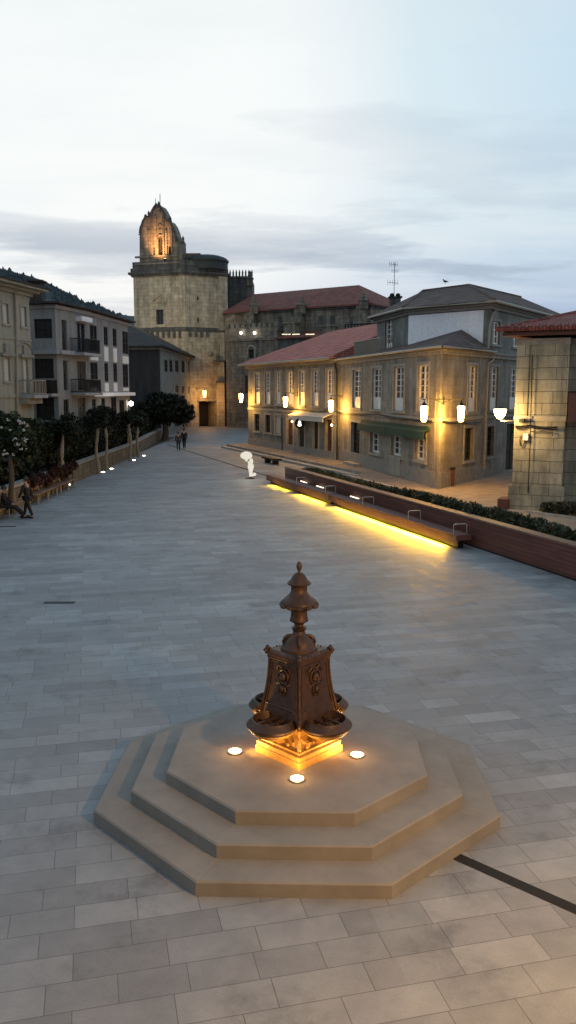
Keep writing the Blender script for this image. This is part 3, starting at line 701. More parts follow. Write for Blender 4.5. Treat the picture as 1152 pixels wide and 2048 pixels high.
for (a, b, c, d), k in lr:
    if 'door' in k and c < 1.2: c = Z3+.12
    fix.append(((a, b, max(c, Z3+.1), min(d, 3.1)), k))
mb = MB(); f.wall(mb, ur+[r for r, k in fix])
for A_, B_ in ((B1b, bk[0]), (bk[0], bk[1]), (bk[1], B1a)): Fac(A_[:2] if hasattr(A_, 'x') else A_, B_[:2] if hasattr(B_, 'x') else B_, 0, 7.35).wall(mb, [])
mb.build('wall', M['granite_grey'], h1)
for r in ur: window(f, r, h1, 'case', 5, .34, surround=M['trim'])
for r, k in fix: window(f, r, h1, k, 3, 0, surround=M['trim'])
mb = MB(); f.fb(mb, -.1, f.len+.0, 3.45, 3.62, -.1, .06); mb.build('string_course', M['trim'], h1)
mb = MB(); f.fb(mb, -.15, f.len, 7.1, 7.36, -.1, .22); f.fb(mb, -.2, f.len, 7.3, 7.42, -.1, .38); mb.build('cornice', M['trim'], h1)
mb = MB(); f.fb(mb, -.05, f.len, Z3, Z3+.55, -.1, .05); mb.build('plinth', M['trim_grey'], h1)
e0 = f.P(-.7, .6, 7.55); e1 = f.P(f.len+.1, .6, 7.5); e2 = bk[0]+V((.5, .2, 7.5)); e3 = bk[1]+V((.5, .6, 7.55))
r0 = V((4.0, 75.6, 10.45)); r1 = V((3.45, 58.3, 0))+nb*6.6+V((0, 0, 10.45))
roof(h1, [e0, e1, e2, e3], [r0, r1], [(0, 1, 5, 4), (1, 2, 5), (2, 3, 4, 5), (3, 0, 4)], .12, 'tile_red')
mb = MB(); mb.tube([f.P(-.7, .68, 7.42), f.P(f.len+.1, .68, 7.38)], .09, 8); mb.build('gutter', M['pipe'], h1)
# canopy band over the bar and its round sign
a = f.rect(594, 816, 665, 836); mb = MB()
zt, zb_ = 3.75, 3.0
mb.obox(f.P(a[0], .0, 3.5), f.t*(a[1]-a[0]), f.n*.75-V((0, 0, .28)), V((0, 0, .06)))
mb.obox(f.P(a[0], .72, 3.22-.28), f.t*(a[1]-a[0]), f.n*.03, V((0, 0, .34)))
aw = tag(mb.build('white_canopy', M['white_blind']), 'long white canopy band over the doors of the seven window house', 'canopy')
sg = f.rect(608, 836, 622, 857); c = f.P((sg[0]+sg[1])/2, .62, (sg[2]+sg[3])/2)
sn = thing('round_sign', c, 'round dark projecting sign with a lit white emblem under the white canopy', 'sign')
def disc(mb, c, n, r0, r1, th, seg=24, sx=1, sz=1):
    t = V((0, 0, 1)).cross(n).normalized(); vs = []; 
    for q in (0, th):
        for r in ((r0, r1)):
            for i in range(seg):
                a = 2*math.pi*i/seg; vs.append(c+n*q+t*r*sx*math.cos(a)+V((0, 0, r*sz*math.sin(a))))
    fs = []
    for i in range(seg):
        j = (i+1) % seg
        for A_, B_ in ((0, 1), (1, 3), (3, 2), (2, 0)): fs.append((A_*seg+i, A_*seg+j, B_*seg+j, B_*seg+i))
    mb.add(vs, fs)
sv = V((-.30, -.95, 0)).normalized()
mb = MB(); disc(mb, c, sv, 0.001, .40, .09); mb.build('sign_disc', M['iron'], sn)
mb = MB(); disc(mb, c+sv*.09+V((0, 0, .06)), sv, .001, .11, .02, sz=1.3); disc(mb, c+sv*.09-V((0, 0, .12)), sv, .001, .15, .02, sz=.7); mb.build('emblem', G_SLIT, sn)
mb = MB(); mb.tube([c+V((0, 0, .38)), c+V((0, 0, .55)), c+V((0, 0, .55))-f.n*.6], .02, 6); mb.build('bracket', M['iron'], sn)
# small lamps either side
sl = None
for (u, v, lb) in ((591, 843, 'small warm wall lamp left of the dark doors under the white canopy'), (671, 850, 'small warm wall lamp at the right end of the white canopy')):
    s_, z = f.hit(u, v); q = f.P(s_, .3, z)
    if sl is None:
        sl = thing('wall_lamp', (0, 0, 0), '', 'lamp', 'small wall lamps by the canopy', world=False)
        MB().tube([(0.28, .1, .05), (0, 0, .12), (0, 0, .08)], .015, 6).build('bracket', M['iron'], sl); MB().ell((0, 0, 0), (.07, .07, .08), 10, 8).build('globe', G_WARM, sl); r_ = sl
    else: r_ = copy_tree(sl)
    r_.location = q; r_['label'] = lb
    light('lamp_light', 'POINT', q+f.n*.15, 12, (1, .55, .15), shadow_soft_size=.08)
# downpipes and cables
def pipe(fac, pts, r, label, mat='pipe', d=.08, name='drainpipe'):
    P_ = [fac.P(*((lambda h: (h[0], d, h[1]))(fac.hit(u, v)))) for u, v in pts]
    mb = MB(); mb.tube(P_, r, 6); 
    for q in P_[1:-1]: mb.ell(q, (r*1.5, r*1.5, r*1.2), 8, 5)
    return tag(mb.build(name, M[mat]), label, 'pipe')
# --- corner house
h2 = thing('corner_house', (R2b[0], R2b[1], 0), 'two storey stone corner house with green awning and low brown tiled roof', 'house')
f2 = Fac(R2a, R2b, 0, 7.1); f2s = Fac(R2b, R2d, 0, 7.1)
c5 = crop((680, 560), .4097)
ur = [f2.rect(*c5(*r)) for r in ((62, 435, 102, 640), (157, 432, 201, 645), (262, 430, 311, 655), (378, 426, 430, 650))]; ur = [(a, b, 4.05, 6.5) for a, b, c, d in ur]
lr = [(f2.rect(*c5(55, 690, 98, 910)), 'dark'), (f2.rect(*c5(148, 740, 195, 845)), 'case'), (f2.rect(*c5(250, 745, 300, 860)), 'case'), (f2.rect(*c5(365, 765, 418, 882)), 'case')]
lr[0] = ((lr[0][0][0], lr[0][0][1], Z3+.22, 3.1), 'dark'); lr = [lr[0]]+[((a, b, c, 3.0), k) for (a, b, c, d), k in lr[1:]]
sr = [f2s.rect(*c5(625, 428, 666, 650))]; sr = [(a, b, 4.05, 6.5) for a, b, c, d in sr]
sl_ = [(f2s.rect(*c5(607, 722, 650, 880)), 'dark')]
mb = MB(); f2.wall(mb, ur+[r for r, k in lr]); f2s.wall(mb, sr+[r for r, k in sl_])
back2 = V((*R2a, 0))+V((2.0, .8, 0))
for A_, B_ in (((R2d), (6.5, 56.5)), ((6.5, 56.5), R2a)): Fac(A_, B_, 0, 7.1).wall(mb, [])
mb.build('wall', M['granite'], h2)
for r in ur: window(f2, r, h2, 'case', 5, .26, surround=M['trim'])
for r in sr: window(f2s, r, h2, 'case', 5, .26, surround=M['trim'])
for r, k in lr: window(f2, r, h2, k, 4, .02, back=.2, surround=M['trim'])
for r, k in sl_: window(f2s, r, h2, k, 4, 0, back=.2, surround=M['trim'])
fp2 = [R2a, R2b, R2d, (6.5, 56.5)]
ring(h2, fp2, 6.95, 7.12, .12); ring(h2, fp2, 7.12, 7.24, .26); 
mb = MB(); f2.fb(mb, -.02, f2.len+.05, 3.62, 3.80, -.1, .07); f2s.fb(mb, 0, f2s.len, 3.62, 3.8, -.1, .07); mb.build('string_course', M['trim'], h2)
mb = MB(); f2.fb(mb, 0, f2.len+.04, Z3, Z3+.8, -.1, .045); f2s.fb(mb, 0, f2s.len, Z3, Z3+.8, -.1, .045); mb.build('plinth', M['trim_grey'], h2)
# corner pilaster
mb = MB(); f2.fb(mb, f2.len-.55, f2.len+.02, Z3+.8, 6.95, -.05, .04); f2s.fb(mb, 0, .35, Z3+.8, 6.95, -.05, .04); mb.build('corner_pilaster', M['granite'], h2)
# white panel below the second ground window, door step
r = f2.rect(*c5(243, 868, 297, 952)); mb = MB(); f2.fb(mb, r[0], r[1], r[2], r[3], .04, .08); mb.build('white_panel', M['plaster'], h2)
mb = MB(); r = lr[0][0]; f2.fb(mb, r[0]-.3, r[1]+.3, Z3, Z3+.18, 0, .5); mb.build('door_step', M['trim'], h2)
of = off_poly(fp2, .42); ez = 7.32
ev = [V((q[0], q[1], ez)) for q in of]; ev[3] = V((6.2, 56.3, 7.9)); ev[0] = V((of[0][0]+.1, of[0][1]-.2, ez))
w1 = V((R3_1[0], R3_1[1], 7.95)); w2 = V((R3_2[0]+.0, R3_2[1], 7.6)); apx = V((9.73, 47.3, 8.55))
roof(h2, [ev[0], ev[1], ev[2], w2+V((.1, .1, 0)), w1+V((.15, .2, 0)), ev[3]], [apx], [(0, 1, 4, 5), (1, 6, 4), (1, 2, 6), (2, 3, 6), (3, 4, 6)], .1, 'tile_brown', under=False)
mb = MB(); mb.tube([ev[0]-V((0, 0, .06)), ev[1]-V((0, 0, .06)), ev[2]-V((0, 0, .06))], .07, 6); mb.build('gutter', M['pipe'], h2)
# awning
r = f2.rect(*c5(112, 695, 440, 770)); 
aw = thing('green_awning', f2.P(r[0], 0, 3.3), 'dark green awning over the ground floor windows of the corner house', 'awning')
xm = (r[0]+r[1])/2-.3
for x0, x1 in ((r[0], xm-.03), (xm+.03, r[1])):
    mb = MB(); mb.obox(f2.P(x0, .02, 3.20), f2.t*(x1-x0), f2.n*.36-V((0, 0, .16)), V((0, 0, .04)))
    mb.obox(f2.P(x0, .36, 2.68), f2.t*(x1-x0), f2.n*.03, V((0, 0, .40))); mb.build('canvas', M['awning'], aw)
mb = MB(); f2.fb(mb, r[0]-.05, r[1]+.05, 3.2, 3.34, 0, .14); mb.build('awning_box', M['awning'], aw)
for x in (r[0]+.35, xm-.5, xm+.6, r[1]-.4):
    MB().tube([f2.P(x, .04, 2.72), f2.P(x, .40, 2.9)], .03, 6).build('arm', M['iron'], aw)
# --- taller house behind with the white screen wall
h3 = thing('tall_house', (R3_2[0], R3_2[1], 0), 'three storey grey stone house with large blank white wall above the corner house roof', 'house')
f3a, f3b, f3c = Fac(R3_0, R3_1, 0, 9.75), Fac(R3_1, R3_2, 0, 9.75), Fac(R3_2, R3_3, 0, 9.75)
da = f3a.rect(*c5(220, 188, 258, 360)); da = (da[0], da[1], 7.35+.1, da[3])
sc3 = [(f3c.rect(*c5(745, 193, 780, 298)), 'case'), (f3c.rect(*c5(845, 212, 878, 310)), 'case'), ((0,)*4, None)]
s3 = [f3c.rect(*c5(745, 193, 780, 298)), f3c.rect(*c5(845, 212, 878, 310))]; s3.append((s3[1][1]+2.6, s3[1][1]+3.6, s3[1][2], s3[1][3]))
s3 = [(a, b, 7.75, 9.0) for a, b, c, d in s3]
s2 = [f3c.rect(*c5(732, 436, 770, 640)), f3c.rect(*c5(828, 445, 864, 640))]; s2 = [(a, b, 4.05, 6.5) for a, b, c, d in s2]
s1 = [(f3c.rect(*c5(715, 714, 750, 860)), 'dark'), (f3c.rect(*c5(808, 702, 850, 930)), 'door')]
s1 = [((a, b, max(c, Z3+.1), min(d, 3.4)), k) for (a, b, c, d), k in s1]
mb = MB(); f3a.wall(mb, [da]); f3b.wall(mb, []); f3c.wall(mb, s3+s2+[r for r, k in s1])
bk3 = [(15, 66), (8, 62)]
for A_, B_ in ((R3_3, bk3[0]), (bk3[0], bk3[1]), (bk3[1], R3_0)): Fac(A_, B_, 0, 9.75).wall(mb, [])
mb.build('wall', M['granite_grey'], h3)
window(f3a, da, h3, 'case', 5, .28, surround=M['trim_grey'])
for r in s3: window(f3c, r, h3, 'case', 3, 0, surround=M['trim_grey'])
for r in s2: window(f3c, r, h3, 'case', 5, .26, surround=M['trim_grey'])
for r, k in s1: window(f3c, r, h3, k, 4, 0, back=.2, surround=M['trim_grey'])
r = f3b.rect(818, 626, 967, 691); mb = MB(); f3b.fb(mb, r[0], r[1], 7.3, r[3], .0, .07); mb.build('white_wall_panel', M['white_panel'], h3)
fp3 = [R3_0, R3_1, R3_2, R3_3, bk3[0], bk3[1]]
ring(h3, fp3, 9.6, 9.76, .14, 'cornice', 'trim_grey'); ring(h3, fp3, 9.76, 9.9, .3, 'cornice', 'trim_grey')
mb = MB(); f3c.fb(mb, .3, f3c.len, 6.95, 7.15, -.1, .15); f3c.fb(mb, .3, f3c.len, 7.15, 7.25, -.1, .25); f3c.fb(mb, .1, f3c.len, 3.62, 3.8, -.1, .07); mb.build('string_course', M['trim_grey'], h3)
e3 = [V((q[0], q[1], 10.0)) for q in off_poly(fp3, .55)]
ra, rb, rc, rd = V((8.75, 55.0, 11.55)), V((11.4, 53.6, 11.75)), V((16.6, 60.5, 11.75)), V((10, 59, 11.5))
roof(h3, e3, [ra, rb, rc, rd], [(0, 1, 6), (1, 2, 7, 6), (2, 3, 8, 7), (3, 4, 8), (4, 5, 9, 8), (5, 0, 6, 9), (6, 7, 8, 9)], .12, 'tile_brown')
mb = MB(); mb.tube([V((e3[k].x, e3[k].y, 9.93)) for k in (0, 1, 2, 3)], .08, 6); mb.build('gutter', M['pipe'], h3)
# ridge caps
mb = MB(); mb.tube([e3[1], ra], .09, 6); mb.tube([ra, rb, rc], .1, 6); mb.tube([e3[2], rb], .09, 6); mb.build('ridge_tiles', M['tile_brown'], h3)
# balcony with pale railing in front of its door
ba = thing('balcony_railing', (R3_0[0], R3_0[1], 7.4), 'pale slatted balcony railing in front of the upper door left of the white wall', 'railing')
bp = [f3a.P(-1.2, 1.15, 7.42), f3a.P(f3a.len*.66, 1.15, 7.42), f3a.P(f3a.len*.66, .05, 7.42)]
mb = MB()
for A_, B_ in zip(bp[:-1], bp[1:]):
    n = int((B_-A_).length/.13)
    for k in range(n): q = A_+(B_-A_)*k/n; mb.box(q.x-.02, q.x+.02, q.y-.02, q.y+.02, q.z, q.z+.95)
mb.build('baluster', M['pipe'], ba)
mb = MB(); mb.tube([q+V((0, 0, .97)) for q in bp], .035, 6); mb.tube([q+V((0, 0, .08)) for q in bp], .025, 6); mb.build('rail', M['pipe'], ba)
# chimney, antenna, bird
q = AT(790, 600, 57.5); ch = thing('chimney', q, 'dark squat chimney on the brown roof under the television antenna', 'chimney')
MB().box(q.x-.35, q.x+.35, q.y-.3, q.y+.3, 10.4, q.z+.12).build('stack', M['church_dark'], ch)
mb = MB(); mb.box(q.x-.45, q.x+.45, q.y-.4, q.y+.4, q.z+.12, q.z+.22)
for k in (-1, 1): mb.ell((q.x+k*.2, q.y, q.z+.32), (.17, .2, .14), 8, 6)
mb.build('cap', M['iron'], ch)
an = thing('antenna', q, 'thin television antenna mast on the chimney against the sky', 'antenna'); zt = AT(788, 525, 57.5).z
mb = MB(); mb.tube([(q.x-.07, q.y, q.z), (q.x-.07, q.y, zt)], .02, 5)
mb.build('mast', M['iron'], an)
mb = MB(); 
for z, l in ((zt-.15, .35), (zt-1.35, .45)):
    mb.tube([(q.x-.07-l, q.y-.1, z+.05), (q.x-.07+l*.6, q.y+.1, z)], .014, 4)
    for k in range(5): x = q.x-.07-l+k*l*.38; mb.tube([(x, q.y, z+.04-.18), (x, q.y, z+.04+.18)], .009, 4)
for z in (zt-.5, zt-.62): mb.tube([(q.x-.3, q.y, z), (q.x+.2, q.y, z)], .012, 4)
mb.build('crossbar', M['iron'], an)
q = AT(890, 578, 53.6); q.z = 11.98
bd = MB(); bd.ell(q, (.11, .07, .065), 10, 7); bd.tube([q+V((-.07, 0, .02)), q+V((-.11, 0, .08))], [.045, .035], 7); bd.ell(q+V((-.12, 0, .10)), (.042, .038, .038), 8, 6); bd.tube([q+V((-.15, 0, .10)), q+V((-.2, 0, .09))], [.014, .004], 5)
bd.tube([q+V((.08, 0, .0)), q+V((.2, 0, -.04))], [.04, .022], 6)
for s in (-.03, .03): bd.tube([q+V((0, s, -.07)), q+V((.01, s, -.15))], .01, 4)
tag(bd.build('bird', M['iron'], smooth=True), 'dark bird perched on the roof ridge left of the highest roof peak', 'bird')
pipe(f3c, [(994, 606), (990, 618), (981, 628), (975, 655), (972, 700)], .06, 'pale drainpipe on the upper wall right of the white wall panel', d=.12)
pipe(f3c, [(984, 708), (982, 720), (973, 727), (971, 760), (968, 830), (964, 938)], .055, 'long pale drainpipe on the side street wall beside the corner house', d=.12)
pipe(f, [(670, 722), (676, 745), (676, 920)], .045, 'thin dark pipe where the long house meets the corner house', 'iron')
pipe(f, [(565.5, 830), (566, 905)], .04, 'dark pipe between the shutter and the red door of the long house', 'iron')
pipe(f2, [(877, 785), (874, 820), (873, 880), (872, 965)], .03, 'thin conduit down the corner of the corner house', 'pipe')
pipe(f, [(588, 720), (588, 778)], .025, 'thin vertical conduit above the middle lantern bracket of the long house', 'iron')
def cable(fac, pts, label, r=.028):
    P_ = []
    for (u0, v0), (u1, v1) in zip(pts[:-1], pts[1:]):
        for k in range(6):
            t = k/6; u = u0+(u1-u0)*t; v = v0+(v1-v0)*t+4*t*(1-t)*1.2; s_, z = fac.hit(u, v); P_.append(fac.P(s_, .13, z))
    mb = MB(); mb.tube(P_, r, 5); mb.tube([p-V((0, 0, .05+.03*math.sin(i*.9))) for i, p in enumerate(P_)], r*.7, 5); return tag(mb.build('cable', M['iron']), label, 'cable')
cable(f, [(502, 811), (560, 813), (596, 818), (668, 822)], 'black cable sagging along the front of the seven window house')
cable(f2, [(674, 823), (760, 828), (830, 838), (876, 842)], 'black cable along the front of the corner house above the awning')
cable(f2s, [(880, 842), (920, 845), (965, 842)], 'black cable along the side wall of the corner house')
# --- right hand building
h4 = thing('stone_building', (9.32, 34.14, 0), 'large block granite building with bright red tiled roof at the right edge', 'building')
d4 = V((.8985, -.439, 0)); n4 = V((-.439, -.8985, 0)); s4 = V((.55, .835, 0))
a4 = V((9.32, 34.14, 0)); b4 = a4+d4*2.0; c4_ = b4-n4*.55; e4 = c4_+d4*8; g4 = e4+s4*12; i4 = a4+s4*14
fp4 = [F2(a4), F2(b4), F2(c4_), F2(e4), F2(g4), F2(i4)]
fa = Fac(F2(a4), F2(b4), 0, 7.25); fc_ = Fac(F2(c4_), F2(e4), 0, 7.25, out=n4); 
dr = [(.55, 1.7, 4.1, 6.3), (3.6, 4.8, 4.1, 6.3), (.9, 2.0, Z3+.1, 3.0)]
mb = MB(); fa.wall(mb, []); Fac(F2(b4), F2(c4_), 0, 7.25, out=d4).wall(mb, []); fc_.wall(mb, dr)
for A_, B_ in ((e4, g4), (g4, i4), (i4, a4)): Fac(F2(A_), F2(B_), 0, 7.25).wall(mb, [])
mb.build('wall', M['granite_big'], h4)
for r in dr: window(fc_, r, h4, 'dark', 4, 0, back=.2, surround=M['trim'])
ring(h4, fp4, 7.0, 7.25, .07, 'cornice', 'trim_grey'); 
mb = MB(); fa.fb(mb, -.12, fa.len+.1, Z3, Z3+1.0, -.1, .1); mb.build('plinth', M['granite_big'], h4)
mb = MB(); fa.fb(mb, -.02, fa.len+.04, 3.95, 4.15, -.1, .07); mb.build('string_course', M['trim'], h4)
mb = MB(); fa.fb(mb, fa.len-.62, fa.len+.05, 4.15, 7.0, -.1, .06); fa.fb(mb, 0, .5, 4.15, 7.0, -.1, .05); mb.build('pilaster', M['granite_big'], h4)
mb = MB(); p = a4+n4*.35-d4*.5+V((0, 0, Z3)); mb.obox(p, d4*.45, -n4*.9, V((0, 0, .42))); tag(mb.build('corner_guard', M['redwood']), 'low brown guard block at the foot of the right building corner', 'block')
sim = [F2(a4), (F2(a4+d4*11)), F2(g4), F2(i4)]
e4_ = [V((q[0], q[1], 7.62)) for q in off_poly(sim, .62)]; cen = sum(e4_, V())/4
rA = V((14.6, 38.5, 9.0)); rB = V((18.5, 42.5, 9.0))
roof(h4, e4_, [rA, rB], [(0, 1, 4), (1, 2, 5, 4), (2, 3, 5), (3, 0, 4, 5)], .1, 'tile_bright')
# rounded tile ends along the eaves
mb = MB()
for k in range(34): q = e4_[0].lerp(e4_[1], (k+.5)/44)+V((0, 0, .02)); mb.tube([q+n4*.05, q-n4*.35+V((0, 0, .12))], .085, 6)
mb.build('eaves_tile', M['tile_bright'], h4)
mb = MB(); mb.tube([e4_[0], rA], .1, 6); mb.build('ridge_tiles', M['tile_bright'], h4)
mb = MB(); mb.prism(off_poly(sim, .45), 7.36, 7.5); mb.build('soffit', M['redwood'], h4)
# its balcony
p = c4_+n4*.05+d4*.15
bl = thing('balcony', p, 'dark red brown boxed balcony at the right edge on the granite building', 'balcony')
MB().obox(p+V((0, 0, 3.95)), d4*6, n4*1.0, V((0, 0, .14))).build('floor', M['redwood'], bl)
mb = MB(); mb.obox(p+n4*.96+V((0, 0, 4.09)), d4*6, n4*.04, V((0, 0, 1.0))); mb.obox(p+V((0, 0, 4.09)), d4*.04, n4*.96, V((0, 0, 1.0)))
mb.build('panel', M['redwood'], bl)
mb = MB(); mb.obox(p+n4*.93+V((0, 0, 5.09)), d4*6, n4*.1, V((0, 0, .06))); mb.obox(p-d4*.03+V((0, 0, 5.09)), d4*.1, n4*.93, V((0, 0, .06))); mb.build('handrail', M['iron'], bl)
cable(fa, [(1032, 852), (1062, 850), (1085, 855), (1122, 853)], 'black cable across the granite building near the meter box', .035)
pipe(fa, [(1066, 710), (1064, 790), (1061, 900), (1057, 985)], .02, 'thin vertical wire down the front of the granite building', 'iron', .13, 'wire')
pipe(fa, [(1062, 863), (1106, 864), (1106, 872)], .018, 'thin bent conduit to the right of the meter box', 'iron', .1, 'wire')
s_, z = fa.hit(1052, 874); mb = MB(); fa.fb(mb, s_-.1, s_+.1, z-.12, z+.14, 0, .14); mx_ = mb.build('meter_box', M['white']); tag(mx_, 'small white box fixed to the granite building below the cable', 'box')
mb = MB(); lp = [fa.P(s_-.08+.1*math.sin(q)-.05, .06, z-.15+.22*math.cos(q)) for q in [i*.45 for i in range(15)]]; mb.tube(lp, .018, 5); tag(mb.build('cable_loop', M['iron']), 'black loop of cable hanging round the white box', 'cable')
s_, z = fa.hit(1048, 841); mb = MB(); fa.fb(mb, s_-.14, s_+.06, z-.08, z+.08, .05, .38); mb.tube([fa.P(s_, 0, z-.05), fa.P(s_, .1, z)], .03, 5); tag(mb.build('camera_box', M['iron']), 'black surveillance camera on the granite building beside the bowl lamp', 'camera')
# bin at the corner
q = G(900, 972, Z3); bi = thing('litter_bin', q, 'tall narrow dark litter bin standing against the corner house', 'bin')
MB().box(q.x-.2, q.x+.2, q.y-.1, q.y+.22, Z3, 1.18).build('body', M['redwood'], bi); MB().box(q.x-.23, q.x+.23, q.y-.13, q.y+.25, 1.18, 1.26).build('lid', M['iron'], bi)
MB().tube([(q.x-.05, q.y, 1.26), (q.x-.05, q.y, 1.46)], .04, 6).build('post', M['iron'], bi)
# ------------------------------------------------------------------ lanterns
def lantern_proto(mat):
    t = thing('wall_lantern', (0, 0, 0), '', 'lantern', 'street lanterns on wall brackets', world=False)
    MB().lathe([(.09, -.42), (.125, -.36), (.15, -.1), (.168, .16), (.168, .3), (.1, .36)], 12).build('glass', mat, t, smooth=True)
    MB().lathe([(.185, .35), (.17, .39), (.08, .47), (.04, .52), (.03, .6)], 12).build('cap', M['iron'], t)
    MB().lathe([(.03, -.50), (.07, -.46), (.10, -.425)], 10).build('base', M['iron'], t)
    mb = MB(); mb.tube([(0, 0, .6), (0, 0, .66)], .02, 6); mb.tube([(-.12, 0, .66), (1.05, 0, .66)], .028, 6); mb.tube([(1.02, 0, .40), (1.02, 0, .8)], .03, 6); mb.tube([(.5, 0, .65), (.8, 0, .55), (1.0, 0, .42)], .018, 6); mb.build('bracket', M['iron'], t)
    return t
lp = lantern_proto(G_LAN); first = True
def put_lantern(loc, wall_dir, label, sc_=1.0, pw=60, colr=(1, .50, .11)):
    """+x of the model points to the wall"""
    global first
    o = lp if first else copy_tree(lp); first = False
    o.location = loc; o.rotation_euler = (0, 0, math.atan2(wall_dir.y, wall_dir.x)); o.scale = (sc_,)*3; o['label'] = label
    return o
def lantern_on(fac, u, v, label, out=1.02, **k):
    # find the point out in front of the facade seen at u,v
    d = ray(u, v); den = d.x*fac.n.x+d.y*fac.n.y; t = (fac.a.dot(fac.n)+out)/den
    loc = V((d.x*t, d.y*t, CH+d.z*t)); return put_lantern(loc, -fac.n, label, **k)
lantern_on(f, 482, 795, 'glowing lantern at the far left corner of the seven window house')
lantern_on(f, 571, 803, 'glowing lantern between the fourth and fifth upper windows, over the red door')
lantern_on(f, 662, 811, 'glowing lantern at the right end of the white canopy')
lantern_on(f2, 848, 826, 'glowing lantern above the right end of the green awning')
lantern_on(f2s, 922, 826, 'glowing lantern beside the first side street window of the corner house')
# bowl lamp on the right building
q = AT(1000, 826, 33.45)
bw = thing('bowl_lamp', q, 'bowl shaped bright lamp on a bracket at the left corner of the granite building', 'lamp')
MB().lathe([(.05, -.24), (.12, -.2), (.2, -.08), (.24, .05), (.25, .14), (.22, .16)], 16, q).build('glass', G_BOWL, bw, smooth=True)
MB().lathe([(.02, -.32), (.05, -.29), (.06, -.245)], 10, q).build('finial', M['iron'], bw)
MB().lathe([(.27, .165), (.12, .22), (.04, .26)], 16, q).build('cap', M['iron'], bw)
MB().tube([q+V((0, 0, -.3)), q+V((.25, .2, -.33)), V((a4.x+.05, a4.y+.1, q.z-.33))], .022, 6).build('bracket', M['pipe'], bw)
# ------------------------------------------------------------------ left houses
c2 = crop((0, 520), .260417)
P3_, P2_, P1_, P0_ = (-14.05, 73.9), (-15.05, 62.8), (-16.0, 58.0), (-17.9, 58.4)
g2a, g2b, g2c = Fac(P2_, P3_, 0, 11.0), Fac(P1_, P2_, 0, 11.0), Fac(P0_, P1_, 0, 11.0)
h5 = thing('bay_house', (P2_[0], P2_[1], 0), 'pale three storey house with dark windows, white panels and corner balconies', 'house')
A = [(690, 500, 745, 695), (797, 512, 828, 655), (866, 527, 895, 665), (940, 550, 985, 722), (695, 785, 752, 975), (803, 790, 832, 935), (871, 793, 900, 935), (943, 803, 985, 975)]
Alo = [(708, 1065, 738, 1185), (780, 1060, 808, 1175), (855, 1052, 895, 1210), (918, 1075, 955, 1250)]
B = [((475, 462, 517, 700), 'door'), ((590, 488, 655, 700), 'darkcase'), ((487, 772, 522, 1000), 'door'), ((595, 780, 662, 1000), 'door'), ((490, 1070, 530, 1210), 'dark'), ((600, 1060, 658, 1248), 'door')]
Cc = [((262, 452, 400, 602), 'darkcase'), ((265, 757, 412, 910), 'darkcase'), ((275, 1060, 416, 1230), 'door')]
ra_ = [g2a.rect(*c2(*r)) for r in A+Alo]; rb_ = [(g2b.rect(*c2(*r)), k) for r, k in B]; rc_ = [(g2c.rect(*c2(*r)), k) for r, k in Cc]
mb = MB(); g2a.wall(mb, ra_); g2b.wall(mb, [r for r, k in rb_]); g2c.wall(mb, [r for r, k in rc_])
bk5 = [(-24, 76), (-26, 60)]
for A_, B_ in ((P3_, bk5[0]), (bk5[0], bk5[1]), (bk5[1], P0_)): Fac(A_, B_, 0, 11.0).wall(mb, [])
mb.build('wall', M['plaster_bay'], h5)
for r in ra_: window(g2a, r, h5, 'dark', 2, 0, back=.06)
for r, k in rb_: window(g2b, r, h5, 'dark' if 'dark' in k else k, 3, 0, back=.12)
for r, k in rc_: window(g2c, r, h5, 'dark' if 'dark' in k else k, 2, 0, back=.12)
for r in [(690, 708, 750, 770), (798, 668, 828, 778), (868, 680, 895, 785), (940, 740, 985, 795), (690, 987, 752, 1013), (803, 945, 832, 1010), (871, 945, 898, 1010), (943, 983, 985, 1005)]:
    q = g2a.rect(*c2(*r)); mb = MB(); g2a.fb(mb, q[0], q[1], q[2], q[3], -.02, .05); mb.build('white_panel', M['white'], h5)
# vertical bands of boards between the windows
mb = MB(); x = .05
while x < g2a.len-.3:
    if not any(q[0]-.12 < x < q[1]+.02 for q in ra_[:8]): g2a.fb(mb, x, x+.07, 5.1, 10.9, 0, .025)
    x += .16
mb.build('board_cladding', M['plaster_white'], h5)
mb = MB(); g2a.fb(mb, -.1, g2a.len+.1, 4.72, 5.0, -.1, .5); mb.build('floor_ledge', M['white_panel'], h5)
fp5 = [P3_, P2_, P1_, P0_, bk5[1], bk5[0]]
ring(h5, fp5, 10.75, 11.0, .15, 'cornice', 'plaster_white')
e5 = [V((q[0], q[1], 11.18)) for q in off_poly(fp5, .6)]
roof(h5, e5, [V((-19.5, 71.5, 12.1)), V((-21, 64, 12.1))], [(0, 1, 6), (1, 2, 7, 6), (2, 3, 7), (3, 4, 7), (4, 5, 6, 7), (5, 0, 6)], .14, 'tile_dark')
cnp = g2b.rect(*c2(580, 452, 735, 492)); mb = MB(); g2b.fb(mb, cnp[0], g2b.len+.1, cnp[3]-.28, cnp[3]+.05, -.1, .5); mb.build('bay_canopy', M['white_panel'], h5)
def railing(fac, x0, x1, z0, out, root, h=1.0, step=.13, mat='iron', name='railing', r=.014, slab=True):
    mb = MB(); pts = [fac.P(x0, 0, z0), fac.P(x0, out, z0), fac.P(x1, out, z0), fac.P(x1, 0, z0)]
    for A_, B_ in zip(pts[:-1], pts[1:]):
        n = max(2, int((B_-A_).length/step))
        for k in range(n): q = A_+(B_-A_)*k/n; mb.box(q.x-r, q.x+r, q.y-r, q.y+r, q.z, q.z+h)
    mb.build('baluster', M[mat], root)
    mb = MB(); mb.tube([q+V((0, 0, h)) for q in pts], .035, 6); mb.tube([q+V((0, 0, .08)) for q in pts], .025, 6); mb.build('handrail', M[mat], root)
    if slab:
        mb = MB(); mb.obox(fac.P(x0-.08, -.05, z0-.2), fac.t*(x1-x0+.16), fac.n*(out+.15), V((0, 0, .2))); mb.build('slab', M['plaster_white'], root)
